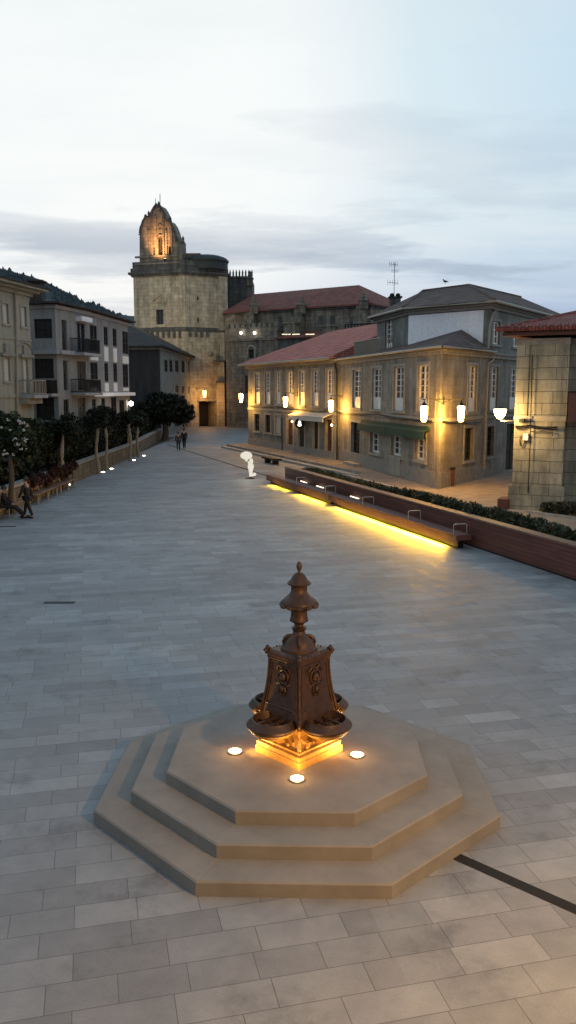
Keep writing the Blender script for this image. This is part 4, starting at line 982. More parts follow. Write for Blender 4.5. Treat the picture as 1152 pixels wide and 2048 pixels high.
for (x0, y0, x1, y1, lb) in ((540, 612, 690, 718, 'upper black iron balcony at the corner of the bay windowed house'), (545, 918, 690, 1018, 'lower black iron balcony at the corner of the bay windowed house')):
    q = g2b.rect(*c2(x0, y0, x1, y1)); t_ = thing('balcony', g2b.P(q[0], 0, q[2]), lb, 'balcony', 'balconies of the bay windowed house'); railing(g2b, q[0], min(q[1], g2b.len+.1), q[2], 1.0, t_, q[3]-q[2], .09)
q = g2c.rect(*c2(262, 925, 395, 1025)); t_ = thing('balcony', g2c.P(q[0], 0, q[2]), 'dark solid looking balcony beside the cream house with the downpipe', 'balcony', 'balconies of the bay windowed house'); railing(g2c, q[0], g2c.len-.05, q[2], .9, t_, q[3]-q[2], .07, r=.024)
mb = MB(); za = g2b.rect(*c2(460, 705, 690, 735)); g2b.fb(mb, -.1, g2b.len, za[2], za[3], -.05, .45); g2c.fb(mb, .02, g2c.len+.3, za[2], za[3], -.05, .45); mb.build('floor_ledge', M['plaster_white'], h5)
# --- cream house at the left edge
q1a = (-19.3, 36.0); q1b = (-16.3, 53.3)
g1 = Fac(q1a, q1b, 0, 11.2); h6 = thing('cream_house', (q1b[0], q1b[1], 0), 'cream plastered house with arched trim and white shutters at the left edge', 'house')
W = [((22, 335, 62, 487), 'shutter'), ((163, 360, 200, 510), 'shutter'), ((32, 755, 75, 930), 'shutter'), ((180, 765, 215, 1025), 'shutter')]
rw_ = [(g1.rect(*c2(*r)), k) for r, k in W]
d0 = rw_[1][0][0]-rw_[0][0][0]
ext = []
for r, k in rw_:
    if r[0] < 12: pass
more = [((r[0]-2*d0, r[1]-2*d0, r[2], r[3]), k) for r, k in rw_]+[((r[0]-d0*1, r[1]-d0*1, r[2], r[3]), k) for r, k in (rw_[0], rw_[2])] if False else []
gl_ = [((4.6, 5.7, .4, 3.1), 'door'), ((g1.len-2.2, g1.len-1.3, 1.2, 3.2), 'dark')]
mb = MB(); g1.wall(mb, [r for r, k in rw_+gl_])
bk6 = [(-27, 54.5), (-29, 36)]
for A_, B_ in ((q1b, bk6[0]), (bk6[0], bk6[1]), (bk6[1], q1a)): Fac(A_, B_, 0, 11.2).wall(mb, [])
mb.build('wall', M['plaster'], h6)
for r, k in rw_+gl_: window(g1, r, h6, k, 3, 0, back=.1, surround=M['plaster'])
for r in (rw_[2][0], rw_[3][0]):     # little hood over the lower windows
    mb = MB(); m_ = (r[0]+r[1])/2; g1.fb(mb, m_-.75, m_+.75, r[3]+.12, r[3]+.3, 0, .22); g1.fb(mb, m_-.3, m_+.3, r[3]+.3, r[3]+.85, 0, .14); mb.build('window_hood', M['trim_grey'], h6)
r = rw_[3][0]; m_ = (r[0]+r[1])/2; mb = MB(); mb.tube([g1.P(m_+1.15*math.cos(q), .03, r[3]+.1+.95*math.sin(q)) for q in [i*math.pi/12 for i in range(13)]], .05, 6); mb.build('arch_trim', M['trim_grey'], h6)
zz_ = g1.rect(*c2(0, 600, 250, 640)); mb = MB(); g1.fb(mb, 0, g1.len, zz_[2]+.2, zz_[2]+.34, -.05, .06); g1.fb(mb, 0, g1.len, 4.75, 4.95, -.05, .07); mb.build('string_course', M['plaster'], h6)
fp6 = [q1a, q1b, bk6[0], bk6[1]]
ring(h6, fp6, 11.0, 11.2, .18, 'cornice', 'plaster'); ring(h6, fp6, 11.2, 11.36, .5, 'cornice', 'plaster'); ring(h6, fp6, 11.36, 11.5, .9, 'cornice', 'plaster')
e6 = [V((q[0], q[1], 11.6)) for q in off_poly(fp6, 1.0)]
roof(h6, e6, [V((-22.5, 50, 12.3)), V((-24, 40, 12.3))], [(0, 1, 4, 5), (1, 2, 4), (2, 3, 5, 4), (3, 0, 5)], .1, 'tile_dark')
q = AT(75, 562, 58); mb = MB(); mb.box(q.x-.45, q.x+.35, q.y-.4, q.y+.4, 11.0, q.z-.1); mb.box(q.x-.6, q.x+.5, q.y-.6, q.y+.6, q.z-.1, q.z+.02); mb.build('roof_stack', M['tile_dark'], h6)
s_, z = g1.hit(28, 680); sx = g1.hit(28, 600)[0]
pipe(g1, [(27, 582), (29, 640), (30.5, 760), (32, 870)], .06, 'brown drainpipe down the front of the cream house', 'pipe', .1)
q = g1.rect(*c2(152, 925, 258, 1035)); t_ = thing('balcony', g1.P(q[0], 0, q[2]), 'pale railed balcony under the arched trim of the cream house', 'balcony'); railing(g1, q[0], g1.len-.05, q[2], .9, t_, q[3]-q[2], .22, 'pipe', r=.025)
mb = MB(); m_ = (q[0]+g1.len)/2; mb.obox(g1.P(m_-.9, 0, q[2]-.55), g1.t*1.8, g1.n*.6, V((0, 0, .35))); mb.build('corbel', M['plaster'], t_)

# ------------------------------------------------------------------ dark house in the middle distance
D0, D1 = (-13.9, 91.0), (-13.9, 128.0); gd = Fac(D0, D1, 0, 9.75)
h7 = thing('shadowed_house', (D0[0], D0[1], 0), 'long house with dark end wall and grey stone front beside the church tower', 'house')
c1 = crop((240, 390), .24411)
U = [(365, 1350, 390, 1450), (405, 1352, 430, 1450), (452, 1354, 480, 1452), (505, 1358, 530, 1455), (560, 1362, 580, 1458), (602, 1366, 622, 1460)]
Lw = [(455, 1560, 480, 1620), (505, 1565, 528, 1625), (560, 1570, 580, 1630), (600, 1575, 620, 1640)]
Gr = [(395, 1795, 412, 1905), (455, 1780, 470, 1870), (490, 1780, 510, 1870), (545, 1765, 570, 1860), (600, 1765, 622, 1855)]
rr = [gd.rect(*c1(*r)) for r in U+Lw]; rg = [(max(0, a), b, 1.0 if c < 0 else max(c, .3), min(d, 3.4)) for a, b, c, d in [gd.rect(*c1(*r)) for r in Gr]]
mb = MB(); gd.wall(mb, rr+rg); mb.build('front_wall', M['granite_grey'], h7)
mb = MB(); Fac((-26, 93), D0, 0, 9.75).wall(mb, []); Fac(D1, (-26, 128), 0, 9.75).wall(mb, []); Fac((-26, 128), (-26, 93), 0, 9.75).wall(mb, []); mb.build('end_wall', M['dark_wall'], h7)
for r in rr+rg: window(gd, r, h7, 'dark', 3, 0, back=.08)
fp7 = [D0, D1, (-26, 128), (-26, 93)]; ring(h7, fp7, 9.55, 9.75, .2, 'cornice', 'trim_grey')
e7 = [V((q[0], q[1], 9.95)) for q in off_poly(fp7, .7)]
roof(h7, e7, [V((-19.9, 100, 13.4)), V((-19.9, 121, 13.4))], [(0, 1, 5, 4), (1, 2, 5), (2, 3, 4, 5), (3, 0, 4)], .16, 'tile_dark')
mb = MB(); Fac((-26, 91), (-17.3, 91), 5, 6).fb(mb, 2, 8, 6.8, 6.95, 0, .5); mb.build('ledge', M['trim_grey'], h7)
mb = MB(); q = AT(325, 697, 92); mb.box(q.x-.25, q.x+.25, q.y-.3, q.y+.3, 9.9, q.z+.3); mb.build('roof_vent', M['white_panel'], h7)

# ------------------------------------------------------------------ church
ch = thing('church', AT(372, 848, 119)*1.0, 'old stone church with massive bell tower and long dark red roofs', 'church')
ct = crop((260, 400), .18229)
TL, TC, TR = AT(271, 700, 121.2), AT(372.5, 700, 119.0), AT(453, 700, 122.2)
TL, TC, TR = (TL.x, TL.y), (TC.x, TC.y), (TR.x, TR.y); TB = (TR[0]-2, TR[1]+8); TB2 = (TL[0]+1, TL[1]+9)
zs_ = AT(372, 659, 119).z; zt_ = AT(372, 548, 119).z
tf, tr = Fac(TL, TC, 0, zt_), Fac(TC, TR, 0, zt_)
ow = [tf.rect(*ct(290, 1203, 372, 1365))]; orr = [tr.rect(*ct(735, 1058, 755, 1100)), tr.rect(*ct(738, 1290, 762, 1345))]
tf.z0 = zs_; tr.z0 = zs_
mb = MB(); tf.wall(mb, ow, .5); tr.wall(mb, orr, .5)
for A_, B_ in ((TR, TB), (TB, TB2), (TB2, TL)): Fac(A_, B_, 0, zt_).wall(mb, [])
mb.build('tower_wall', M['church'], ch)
window(tf, ow[0], ch, 'dark', 3, 0, back=.35)
for r in orr: mb = MB(); tr.fb(mb, *r, -.48, -.4); mb.build('slit_window', M['darkwood'], ch)
fpt = [TL, TC, TR, TB, TB2]
r = ow[0]; m_ = (r[0]+r[1])/2; mb = MB(); tf.fb(mb, m_-.75, r[0], r[2]-.1, r[3]+.9, -.05, .14); tf.fb(mb, r[1], m_+.75, r[2]-.1, r[3]+.9, -.05, .14); tf.fb(mb, r[0], r[1], r[3], r[3]+.9, -.05, .14); tf.fb(mb, m_-.95, m_+.95, r[2]-.4, r[2]-.1, -.05, .25)
z = r[3]+.9; mb.obox(tf.P(m_-1.15, -.05, z), tf.t*2.3, tf.n*.35, V((0, 0, .2)))
for sx in (-1, 1): mb.obox(tf.P(m_+sx*1.15, -.05, z+.2), tf.t*(-sx*1.15)+V((0, 0, .8)), tf.n*.35, V((0, 0, .2)))
mb.build('window_pediment', M['church'], ch)
# corner strips
for fc__, x0, x1, pr in ((tf, 0, .5, .1), (tf, tf.len-.45, tf.len+.02, .12), (tr, 0, .55, .1), (tr, tr.len-1.3, tr.len+.1, .35), (tr, tr.len-2.6, tr.len-2.1, .1)):
    mb = MB(); fc__.fb(mb, x0, x1, zs_, zt_, -.05, pr); mb.build('corner_strip', M['church'], ch)
for z0, z1, pr in ((zs_-.25, zs_+.1, .35), (zs_+.1, zs_+.35, .2)): ring(ch, fpt, z0, z1, pr, 'string_course', 'church_dark')
for z0, z1, pr in ((zt_-.15, zt_+.15, .3), (zt_+.15, zt_+.45, .65), (zt_+.45, zt_+1.0, .35), (zt_+1.0, zt_+1.9, .1)): ring(ch, fpt, z0, z1, pr, 'cornice', 'church_dark')
# lower tower, slightly wider
wf = [TL, TC, TR]; lo_ = off_poly(fpt, .25)
tf2, tr2 = Fac(lo_[0], lo_[1], 0, zs_-.25), Fac(lo_[1], lo_[2], 0, zs_-.25)
pas = tr2.rect(398, 803, 431, 849); pas = (max(.1, pas[0]), pas[1], 0, 3.6)
mb = MB(); tf2.wall(mb, []); tr2.wall(mb, [pas], 2.5)
for k in (2, 3, 4): Fac(lo_[k], lo_[(k+1) % 5], 0, zs_-.25).wall(mb, [])
mb.build('tower_base', M['church'], ch)
mb = MB(); tr2.fb(mb, pas[0], pas[1], 0, 3.6, -2.5, -2.4); mb.build('passage_door', M['darkwood'], ch)
mb = MB(); tr2.fb(mb, pas[0]-.2, pas[1]+.2, 3.6, 3.85, -.05, .3); mb.build('lintel', M['trim'], ch)
# corbels under string course
mb = MB()
for k in range(9): x = .4+k*.85; tf2.fb(mb, x, x+.3, zs_-1.1, zs_-.26, 0, .3)
for k in range(4): x = .4+k*.9; tr2.fb(mb, x, x+.3, zs_-1.0, zs_-.26, 0, .25)
mb.build('corbel', M['church_dark'], ch)
# stepped buttress right of the tower
def zat(v, Y=121): return AT(450, v, Y).z
for u0, u1, v0, v1, Y, dp, mt in ((433, 449, 724, 850, 119.6, 3, 'church'), (446, 466, 724, 850, 120.3, 4, 'church_dark'), (448, 466, 664, 724, 121.5, 4, 'church_old'), (433, 450, 664, 724, 121.4, 2, 'church')):
    a = AT(u0, 780, Y).x; b_ = AT(u1, 780, Y).x; mb = MB(); mb.box(a, b_, Y, Y+dp, 0 if v1 > 840 else zat(v1, Y), zat(v0, Y)); mb.build('buttress', M[mt], ch)
for u0, u1, v, Y in ((428, 468, 723, 119.4), (432, 468, 766, 119.2)):
    a = AT(u0, 780, Y).x; b_ = AT(u1, 780, Y).x; mb = MB(); mb.box(a, b_, Y-.15, Y+2.0, zat(v, Y), zat(v-3, Y)); mb.build('ledge', M['church_dark'], ch)
mb = MB(); q = AT(421, 708, 118.9); mb.ell(q, (.45, .3, .4), 8, 6); mb.build('stone_boss', M['church_old'], ch); mb = MB(); q = AT(428, 725, 118.9); mb.lathe([(.05, -.5), (.35, -.1), (.5, .1)], 10, q); mb.build('stone_boss', M['church_old'], ch)
# belfry: a curved gable with arches, standing along the front
YB = 119.9
sil = [(100, 745), (100, 385), (82, 378), (104, 365), (112, 300), (135, 235), (160, 195), (165, 165), (175, 165), (178, 190), (215, 185), (232, 130), (262, 75), (276, 60), (282, 38), (288, 60), (302, 70), (320, 55), (345, 90), (375, 150), (398, 225), (425, 225), (455, 270), (480, 330), (500, 400), (505, 445), (545, 445), (548, 560), (560, 590), (560, 745)]
pts2 = []
for x, y in sil:
    u, v = 260+x*.18229, 400+y*.18229; s_, z = Fac(TL, TC, 0, 1).hit(u, v); pts2.append((s_, z))
holes = [[(300, 620), (300, 440), (305, 405), (325, 380), (350, 385), (365, 420), (367, 620)], [(420, 600), (420, 520), (432, 495), (448, 520), (448, 600)], [(250, 620), (250, 520), (262, 500), (274, 520), (274, 620)]]
hh = []
ff = Fac(TL, TC, 0, 1)
for h_ in holes: hh.append([ff.hit(260+x*.18229, 400+y*.18229) for x, y in h_])
def slab_with_holes(fac, outer, holes, d0, d1):
    import bmesh
    from mathutils.geometry import tessellate_polygon
    loops = [[V((x, z, 0)) for x, z in outer]]+[[V((x, z, 0)) for x, z in h] for h in holes]
    flat = [p for l in loops for p in l]; tris = tessellate_polygon(loops); mb = MB()
    n = len(flat); A_ = [fac.P(p.x, d1, p.y) for p in flat]; B_ = [fac.P(p.x, d0, p.y) for p in flat]
    fs = [tuple(t) for t in tris]+[tuple(i+n for i in t[::-1]) for t in tris]; k = 0
    for l in loops:
        m = len(l)
        for i in range(m): a, b_ = k+i, k+(i+1) % m; fs.append((a, b_, b_+n, a+n))
        k += m
    return mb.add(A_+B_, fs)
slab_with_holes(ff, pts2, hh, -2.2, -.15).build('belfry', M['church_old'], ch)
# pilasters and mouldings on the belfry, side ledge
mb = MB()
for x in (215, 290, 372, 400, 460): a, z0 = ff.hit(260+x*.18229, 400+620*.18229); ff.fb(mb, a-.12, a+.12, z0, z0+ (5.4 if 280 < x < 380 else 3.6), -.16, .08)
a0 = ff.hit(275, 0)[0]; z0 = ff.hit(300, 513)[1]; ff.fb(mb, .35, 7.0, z0-.15, z0+.1, -.16, .15); z0 = ff.hit(300, 522)[1]; ff.fb(mb, .3, 7.2, z0-.5, z0-.2, -.16, .2)
mb.build('belfry_pilaster', M['church_old'], ch)
mb = MB(); mb.tube([ff.P(x, -.1, z_) for x, z_ in pts2[3:9]], .16, 6); mb.tube([ff.P(x, -.1, z_) for x, z_ in pts2[10:21]], .17, 6); mb.tube([ff.P(x, -.1, z_) for x, z_ in pts2[20:26]], .17, 6); mb.build('belfry_moulding', M['church_dark'], ch)
for h_ in hh[:1]:
    mb = MB(); mb.tube([ff.P(x, -.1, z_) for x, z_ in h_], .14, 6); mb.build('arch_moulding', M['church_old'], ch)
mb = MB(); c_ = ff.hit(260+330*.18229, 400+300*.18229); disc(mb, ff.P(c_[0], -.14, c_[1]), ff.n, .25, .42, .12, 16); mb.build('oculus', M['church_old'], ch)
for x_, y_ in ((172, 165), (282, 60), (410, 225), (92, 378), (552, 445)):
    c_ = ff.hit(260+x_*.18229, 400+y_*.18229); mb = MB(); mb.lathe([(.2, -.2), (.24, 0), (.12, .2), (.2, .42), (.03, .8)], 8, ff.P(c_[0], -1.0, c_[1])); mb.build('ball_finial', M['church_dark'], ch)
mb = MB(); q = ff.hit(260+333*.18229, 400+470*.18229); c = ff.P(q[0], -1.1, q[1]); mb.lathe([(.45, -.45), (.4, -.35), (.3, 0), (.22, .3), (.05, .42)], 14, c); mb.tube([c+V((0, 0, .4)), c+V((0, 0, .8))], .05, 5); mb.build('bell', M['lead'], ch, smooth=True)
# round lead roofed drum right of it
dc = AT(408, 520, 122.2); zb2 = zt_+1.9; z1 = AT(400, 520, 120).z; z2 = AT(400, 506, 120).z
mb = MB(); mb.lathe([(3.1, zb2-1.0), (3.1, z1-.2), (3.25, z1), (3.25, z1+.2), (2.9, z1+.55), (2.0, z2-.1), (.3, z2+.1)], 14, (dc.x+.3, dc.y+.2, 0)); mb.build('drum_roof', M['lead'], ch)
mb = MB(); a = AT(365, 530, 121.0); b_ = AT(402, 530, 121.0); mb.box(a.x, b_.x, 120.2, 124, zb2-.8, AT(380, 507, 120.5).z); mb.build('stair_block', M['church_dark'], ch)
for (u, v0, v1) in ((313, 410, 390),): pass
mb = MB(); q = AT(320, 412, 120); mb.tube([q-V((0, 0, 1)), AT(320, 388, 120)], .05, 5); q = AT(311, 412, 120); mb.tube([q-V((0, 0, .5)), AT(311, 397, 120)], .04, 5); mb.build('lightning_rod', M['iron'], ch)
def pinnacle(u, vb, vt, Y, w, mat='church_old'):
    b_ = AT(u, vb, Y); t_ = AT(u, vt, Y); h = t_.z-b_.z; mb = MB()
    mb.box(b_.x-w/2, b_.x+w/2, Y-w/2, Y+w/2, b_.z, b_.z+h*.45); mb.box(b_.x-w*.62, b_.x+w*.62, Y-w*.62, Y+w*.62, b_.z+h*.45, b_.z+h*.5)
    mb.lathe([(w*.5, h*.5), (w*.34, h*.66), (w*.4, h*.68), (w*.2, h*.85), (w*.26, h*.87), (.02, h)], 6, (b_.x, Y, b_.z)); mb.build('pinnacle', M[mat], ch)
# transept with pierced cresting
Y = 127; a = AT(448, 575, Y); b_ = AT(504, 575, Y); zt2 = AT(480, 556, Y).z
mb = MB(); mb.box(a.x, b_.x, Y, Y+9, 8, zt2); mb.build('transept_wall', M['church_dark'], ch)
mb = MB(); mb.box(a.x, b_.x, Y-.2, Y+.2, zt2, zt2+.25); n = 9
for k in range(n+1): x = a.x+(b_.x-a.x)*k/n; mb.box(x-.12, x+.12, Y-.12, Y+.12, zt2, zt2+.75); mb.lathe([(.16, .75), (.02, 1.25)], 5, (x, Y, zt2))
mb.build('roof_cresting', M['church_dark'], ch)
pinnacle(500, 572, 541, Y-.1, .9, 'church_dark'); pinnacle(453, 560, 536, 123, .6, 'church_dark')
# nave
Yn = 118.0
NL, NR = AT(450, 640, 121.0), AT(742, 640, 109.0)
nv = Fac((NL.x, NL.y), (NR.x, NR.y), 0, 15.9)
ze = nv.hit(600, 617)[1]; nv.z1 = ze
back_ = -nv.n*15
no = []
mb = MB(); nv.wall(mb, no); k3 = [NR+back_, NL+back_]
for A_, B_ in ((NR, k3[0]), (k3[0], k3[1]), (k3[1], NL)): Fac(F2(A_), F2(B_), 0, ze).wall(mb, [])
mb.build('nave_wall', M['church_old'], ch)
en = [nv.P(0, .5, ze+.1), nv.P(nv.len+.5, .5, ze+.1), NR+back_+nv.t*.5-nv.n*.5, NL+back_-nv.n*.5]; en[2].z = ze+.1; en[3].z = ze+.1
rz = AT(718, 570, 116.5); rl = nv.P(0, -7.5, 0); rl.z = rz.z
roof(ch, en, [V((rl.x, rl.y, rz.z)), V((rz.x, rz.y, rz.z))], [(0, 1, 5, 4), (1, 2, 5), (2, 3, 4, 5), (3, 0, 4)], .2, 'tile_church', 'nave_roof')
ring(ch, [F2(NL), F2(NR), F2(k3[0]), F2(k3[1])], ze-.35, ze-.05, .25, 'cornice', 'church_dark')
for u in (508, 603, 727):
    s_ = nv.hit(u, 650)[0]; mb = MB(); nv.fb(mb, s_-.7, s_+.7, 0, ze-1.2, -.1, 1.6); nv.fb(mb, s_-.6, s_+.6, ze-1.2, ze-.2, -.1, 1.0); mb.build('buttress', M['church_old'], ch)
    q = nv.P(s_, .8, 0); pinnacle(u, 628 if u < 700 else 618, 592 if u < 700 else 583, q.y, 1.1)
for u in (560, 640, 665, 705):
    s_, z = nv.hit(u, 640); mb = MB(); nv.fb(mb, s_-.35, s_+.35, z-1.3, z+.5, .0, .05); mb.build('window_slit', M['church_dark'], ch)
# lower aisle with little roof and gallery
al = AT(452, 680, 116.5); ar = AT(770, 680, 103.0); av = Fac((al.x, al.y), (ar.x, ar.y), 0, 13.2)
zt3 = av.hit(470, 656)[1]
x5 = av.hit(555, 700)[0]; av.z1 = zt3
chp = Fac(F2(al), F2(av.P(x5, 0, 0)), 0, zt3)
cw = chp.rect(497, 699, 509, 716); mb = MB(); chp.wall(mb, [cw], .4); bb = av.P(x5, 0, 0); Fac(F2(bb), F2(bb-av.n*6), 0, zt3).wall(mb, []); Fac(F2(al), F2(al-av.n*6), 0, zt3).wall(mb, []); mb.build('chapel_wall', M['church_old'], ch)
mb = MB(); chp.fb(mb, *cw, -.4, -.3); mb.build('chapel_window', M['darkwood'], ch)
mb = MB(); m_ = (cw[0]+cw[1])/2; mb.tube([chp.P(cw[0]-.1, .05, cw[2])]+[chp.P(m_+(cw[1]-m_+.12)*math.cos(q), .05, cw[3]-.1+.6*math.sin(q)) for q in [math.pi-i*math.pi/8 for i in range(9)]]+[chp.P(cw[1]+.1, .05, cw[2])], .12, 6); mb.build('window_arch', M['church'], ch)
chr_ = chp.rect(491, 757, 512, 782); mb = MB(); chp.fb(mb, chr_[0], chr_[1]+1, chr_[2]-.3, chr_[3]+.4, .0, .08); mb.build('grille_window', M['darkwood'], ch)
mb = MB()
k = 0
while k*.9 < chp.len: chp.fb(mb, k*.9, k*.9+.5, zt3, zt3+.55, -.35, .05); k += 1
chp.fb(mb, 0, chp.len, zt3-1.8, zt3-1.5, -.1, .25); mb.build('battlement', M['church_old'], ch)
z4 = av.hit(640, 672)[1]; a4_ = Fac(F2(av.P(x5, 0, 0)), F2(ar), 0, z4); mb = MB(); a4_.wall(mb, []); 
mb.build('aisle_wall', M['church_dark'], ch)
mb = MB(); a, b_ = a4_.P(-.3, .4, z4), a4_.P(a4_.len, .4, z4); c_, d_ = b_-a4_.n*6+V((0, 0, 1.4)), a-a4_.n*6+V((0, 0, 1.4)); dn = V((0, 0, -.15))
mb.add([a, b_, c_, d_, a+dn, b_+dn, c_+dn, d_+dn], [(0, 1, 2, 3), (7, 6, 5, 4), (0, 4, 5, 1), (1, 5, 6, 2), (2, 6, 7, 3), (3, 7, 4, 0)]); mb.build('aisle_roof', M['tile_church'], ch)
for (u, v) in ((652, 656), (575, 650)):
    mb = MB(); s_, z = a4_.hit(u, v); a4_.fb(mb, s_-.9, s_+.9, z4-.3, z+.2, -1.6, -.4); a4_.fb(mb, s_-1.1, s_+1.1, z+.2, z+.45, -1.8, -.2); mb.build('roof_stack', M['church_old'], ch)
mb = MB()
for k in range(16): s_ = a4_.hit(680, 650)[0]+k*.45; a4_.fb(mb, s_, s_+.12, z4+.2, z4+1.3, -1.3, -1.2)
a4_.fb(mb, a4_.hit(680, 650)[0], a4_.hit(680, 650)[0]+7.4, z4+1.3, z4+1.42, -1.35, -1.15); mb.build('railing', M['iron'], ch)
# floodlamps on the church
sml = None; nm = 0
for (u, v, lb) in ((485, 666, 'left one of the two bright white lamps on the battlement of the church chapel'), (512, 666, 'right one of the two bright white lamps on the battlement of the church chapel')):
    s_, z = chp.hit(u, v); q = chp.P(s_, .35, z)
    if sml is None:
        sml = thing('church_lamp', (0, 0, 0), '', 'lamp', 'small white lamps on the church', world=False); MB().ell((0, 0, 0), (.17, .17, .17), 10, 8).build('lens', G_WHI, sml); MB().tube([(0, .1, 0), (0, .5, -.1)], .06, 6).build('arm', M['iron'], sml); r_ = sml
    else: r_ = copy_tree(sml)
    r_.location = q; r_['label'] = lb
for i, (u, w_) in enumerate(((571, .45), (577, .3), (583, .35), (596, 1.1), (619, .5), (628, .7))):
    s_, z = a4_.hit(u, 669); mb = MB(); a4_.fb(mb, s_-w_/2, s_+w_/2, z-.05, z+.05, .45, .53); tag(mb.build('strip_lamp', G_SMW), 'tiny warm lamp in the row under the church roof, %s' % ['first from the left', 'second from the left', 'third from the left', 'the longest, in the middle', 'second from the right', 'rightmost'][i], 'lamp', 'row of tiny lamps under the church roof')
s_, z = ff.hit(320, 500)
light('belfry_flood', 'SPOT', ff.P(s_+.5, 3.2, zt_+1.6), 6500, (1, .48, .16), aim=ff.P(s_-.1, -.2, z+1.0), spot_size=math.radians(60), spot_blend=1, shadow_soft_size=.3)
light('tower_fill', 'SPOT', (-19.9, 100.5, 14.2), 5200, (1, .78, .5), aim=(TC[0]-1, TC[1], 15.5), spot_size=math.radians(75), spot_blend=1, shadow_soft_size=.5)  # added warm fill to brighten the tower, no fixture behind it
fl = thing('belfry_floodlight', ff.P(s_+.9, .4, zt_+1.9), 'small floodlight on the tower cornice under the glowing belfry', 'floodlight')
MB().obox(ff.P(s_+.75, .2, zt_+1.9), ff.t*.3, ff.n*.25, V((0, 0, .25))).build('housing', M['iron'], fl); MB().obox(ff.P(s_+.78, .22, zt_+2.15), ff.t*.24, ff.n*.19, V((0, 0, .02))).build('lens', G_WARM, fl)
# soft warm light on the tower faces from street lanterns below (lantern on the shadowed house)
q = AT(409, 787, 117.5)
o = put_lantern(q, V((-1, .1, 0)), 'glowing lantern in front of the church passage, on the corner of the shadowed house', 1.15)
light('lantern_light', 'POINT', q+V((.3, -.3, -.7)), 260, (1, .45, .14), shadow_soft_size=.25)
q = G(400, 843, 0); fg = thing('ground_floodlight', q, 'yellow green floodlight on the ground at the church passage', 'floodlight')
MB().lathe([(.25, 0), (.25, .3), (.32, .36)], 12, (q.x, q.y, 0)).build('housing', M['iron'], fg, ); MB().lathe([(.3, .362), (.3, .39), (.1, .5)], 12, (q.x, q.y, 0)).build('lens', G_GRN, fg)
light('ground_beam', 'SPOT', (q.x, q.y, .6), 260, (.8, .85, .1), aim=(q.x-.2, q.y+4, 5), spot_size=1.6, spot_blend=1, shadow_soft_size=.2)
# lantern light is also cast by separate lamps just under each jar on the right
for fac, u, v, e in ((f, 487, 795, 260), (f, 580, 800, 200), (f, 676, 808, 300), (f2, 864, 820, 480), (f2s, 905, 822, 330)):
    d = ray(u, v); den = d.x*fac.n.x+d.y*fac.n.y; t = (fac.a.dot(fac.n)+.7)/den
    light('lantern_light', 'POINT', V((d.x*t, d.y*t, CH+d.z*t-.45)), e, (1, .48, .075), shadow_soft_size=.2)
light('bowl_light', 'POINT', AT(1012, 835, 33.45)-V((0, 0, .1)), 260, (1, .6, .2), shadow_soft_size=.2)

# ------------------------------------------------------------------ hill with forest
def hz(px):
    t = [(-900, 380), (-300, 470), (0, 546), (26, 549), (52, 557), (80, 565), (104, 576), (130, 586), (154, 597), (170, 608), (208, 618), (234, 630), (270, 641), (400, 655), (600, 690), (900, 740)]
    for (a, b), (c, d) in zip(t[:-1], t[1:]):
        if a <= px <= c: v = b+(d-b)*(px-a)/(c-a); return CH+1000*(780-v)/1650
    return 5
mb = MB(); nx = 60; rows = [(620, .0), (700, .25), (800, .55), (900, .82), (1000, 1.0), (1100, .95), (1300, .6)]
for Y, fr in rows:
    for i in range(nx+1):
        X = -1000+i*1250/nx; px = 576+X*1.65; mb.v.append((X, Y+12*math.sin(X*.02+Y), max(-2, (hz(px))*fr+(-3 if fr == 0 else 0)+3*math.sin(X*.05+Y*.01))))
for j in range(len(rows)-1):
    for i in range(nx): k = j*(nx+1)+i; mb.f.append((k, k+1, k+nx+2, k+nx+1))
mb.build('hill', M['hill'], kind='structure')
mb = MB(); random.seed(5)
def cone(x, y, z, h, r):
    n = 6; lv = [(r, 0), (r*.55, h*.4), (r*.65, h*.4), (r*.3, h*.72), (r*.36, h*.72), (.05, h)]; a0 = random.random()*6
    vs = []; fs = []
    for k, (q, zz) in enumerate(lv):
        for i in range(n): a = a0+2*math.pi*i/n; j = random.uniform(.75, 1.2); vs.append((x+q*j*math.cos(a), y+q*j*math.sin(a), z+zz))
    for k in range(len(lv)-1):
        for i in range(n): fs.append((k*n+i, k*n+(i+1) % n, (k+1)*n+(i+1) % n, (k+1)*n+i))
    mb.add(vs, fs)
for _ in range(2600):
    X = random.uniform(-620, 40); fr = random.choice([1, 1, 1, .97, .93, .88, .8, .7]); px = 576+X*1.65
    if fr == 1: Y = 1000+random.uniform(-12, 12)
    else: Y = 600+400*fr+random.uniform(-25, 25)
    q = (Y-620)/380; frr = 0
    for (Ya, fa_), (Yb, fb_) in zip(rows[:-1], rows[1:]):
        if Ya <= Y <= Yb: frr = fa_+(fb_-fa_)*(Y-Ya)/(Yb-Ya)
    big = random.random() < .12
    cone(X, Y, hz(px)*frr-4, random.uniform(4, 7)*(1.35 if big else 1), random.uniform(3, 6))
mb.build('forest', M['forest'], kind='stuff', label='dark conifer forest covering the hill behind the left houses', cat='forest')

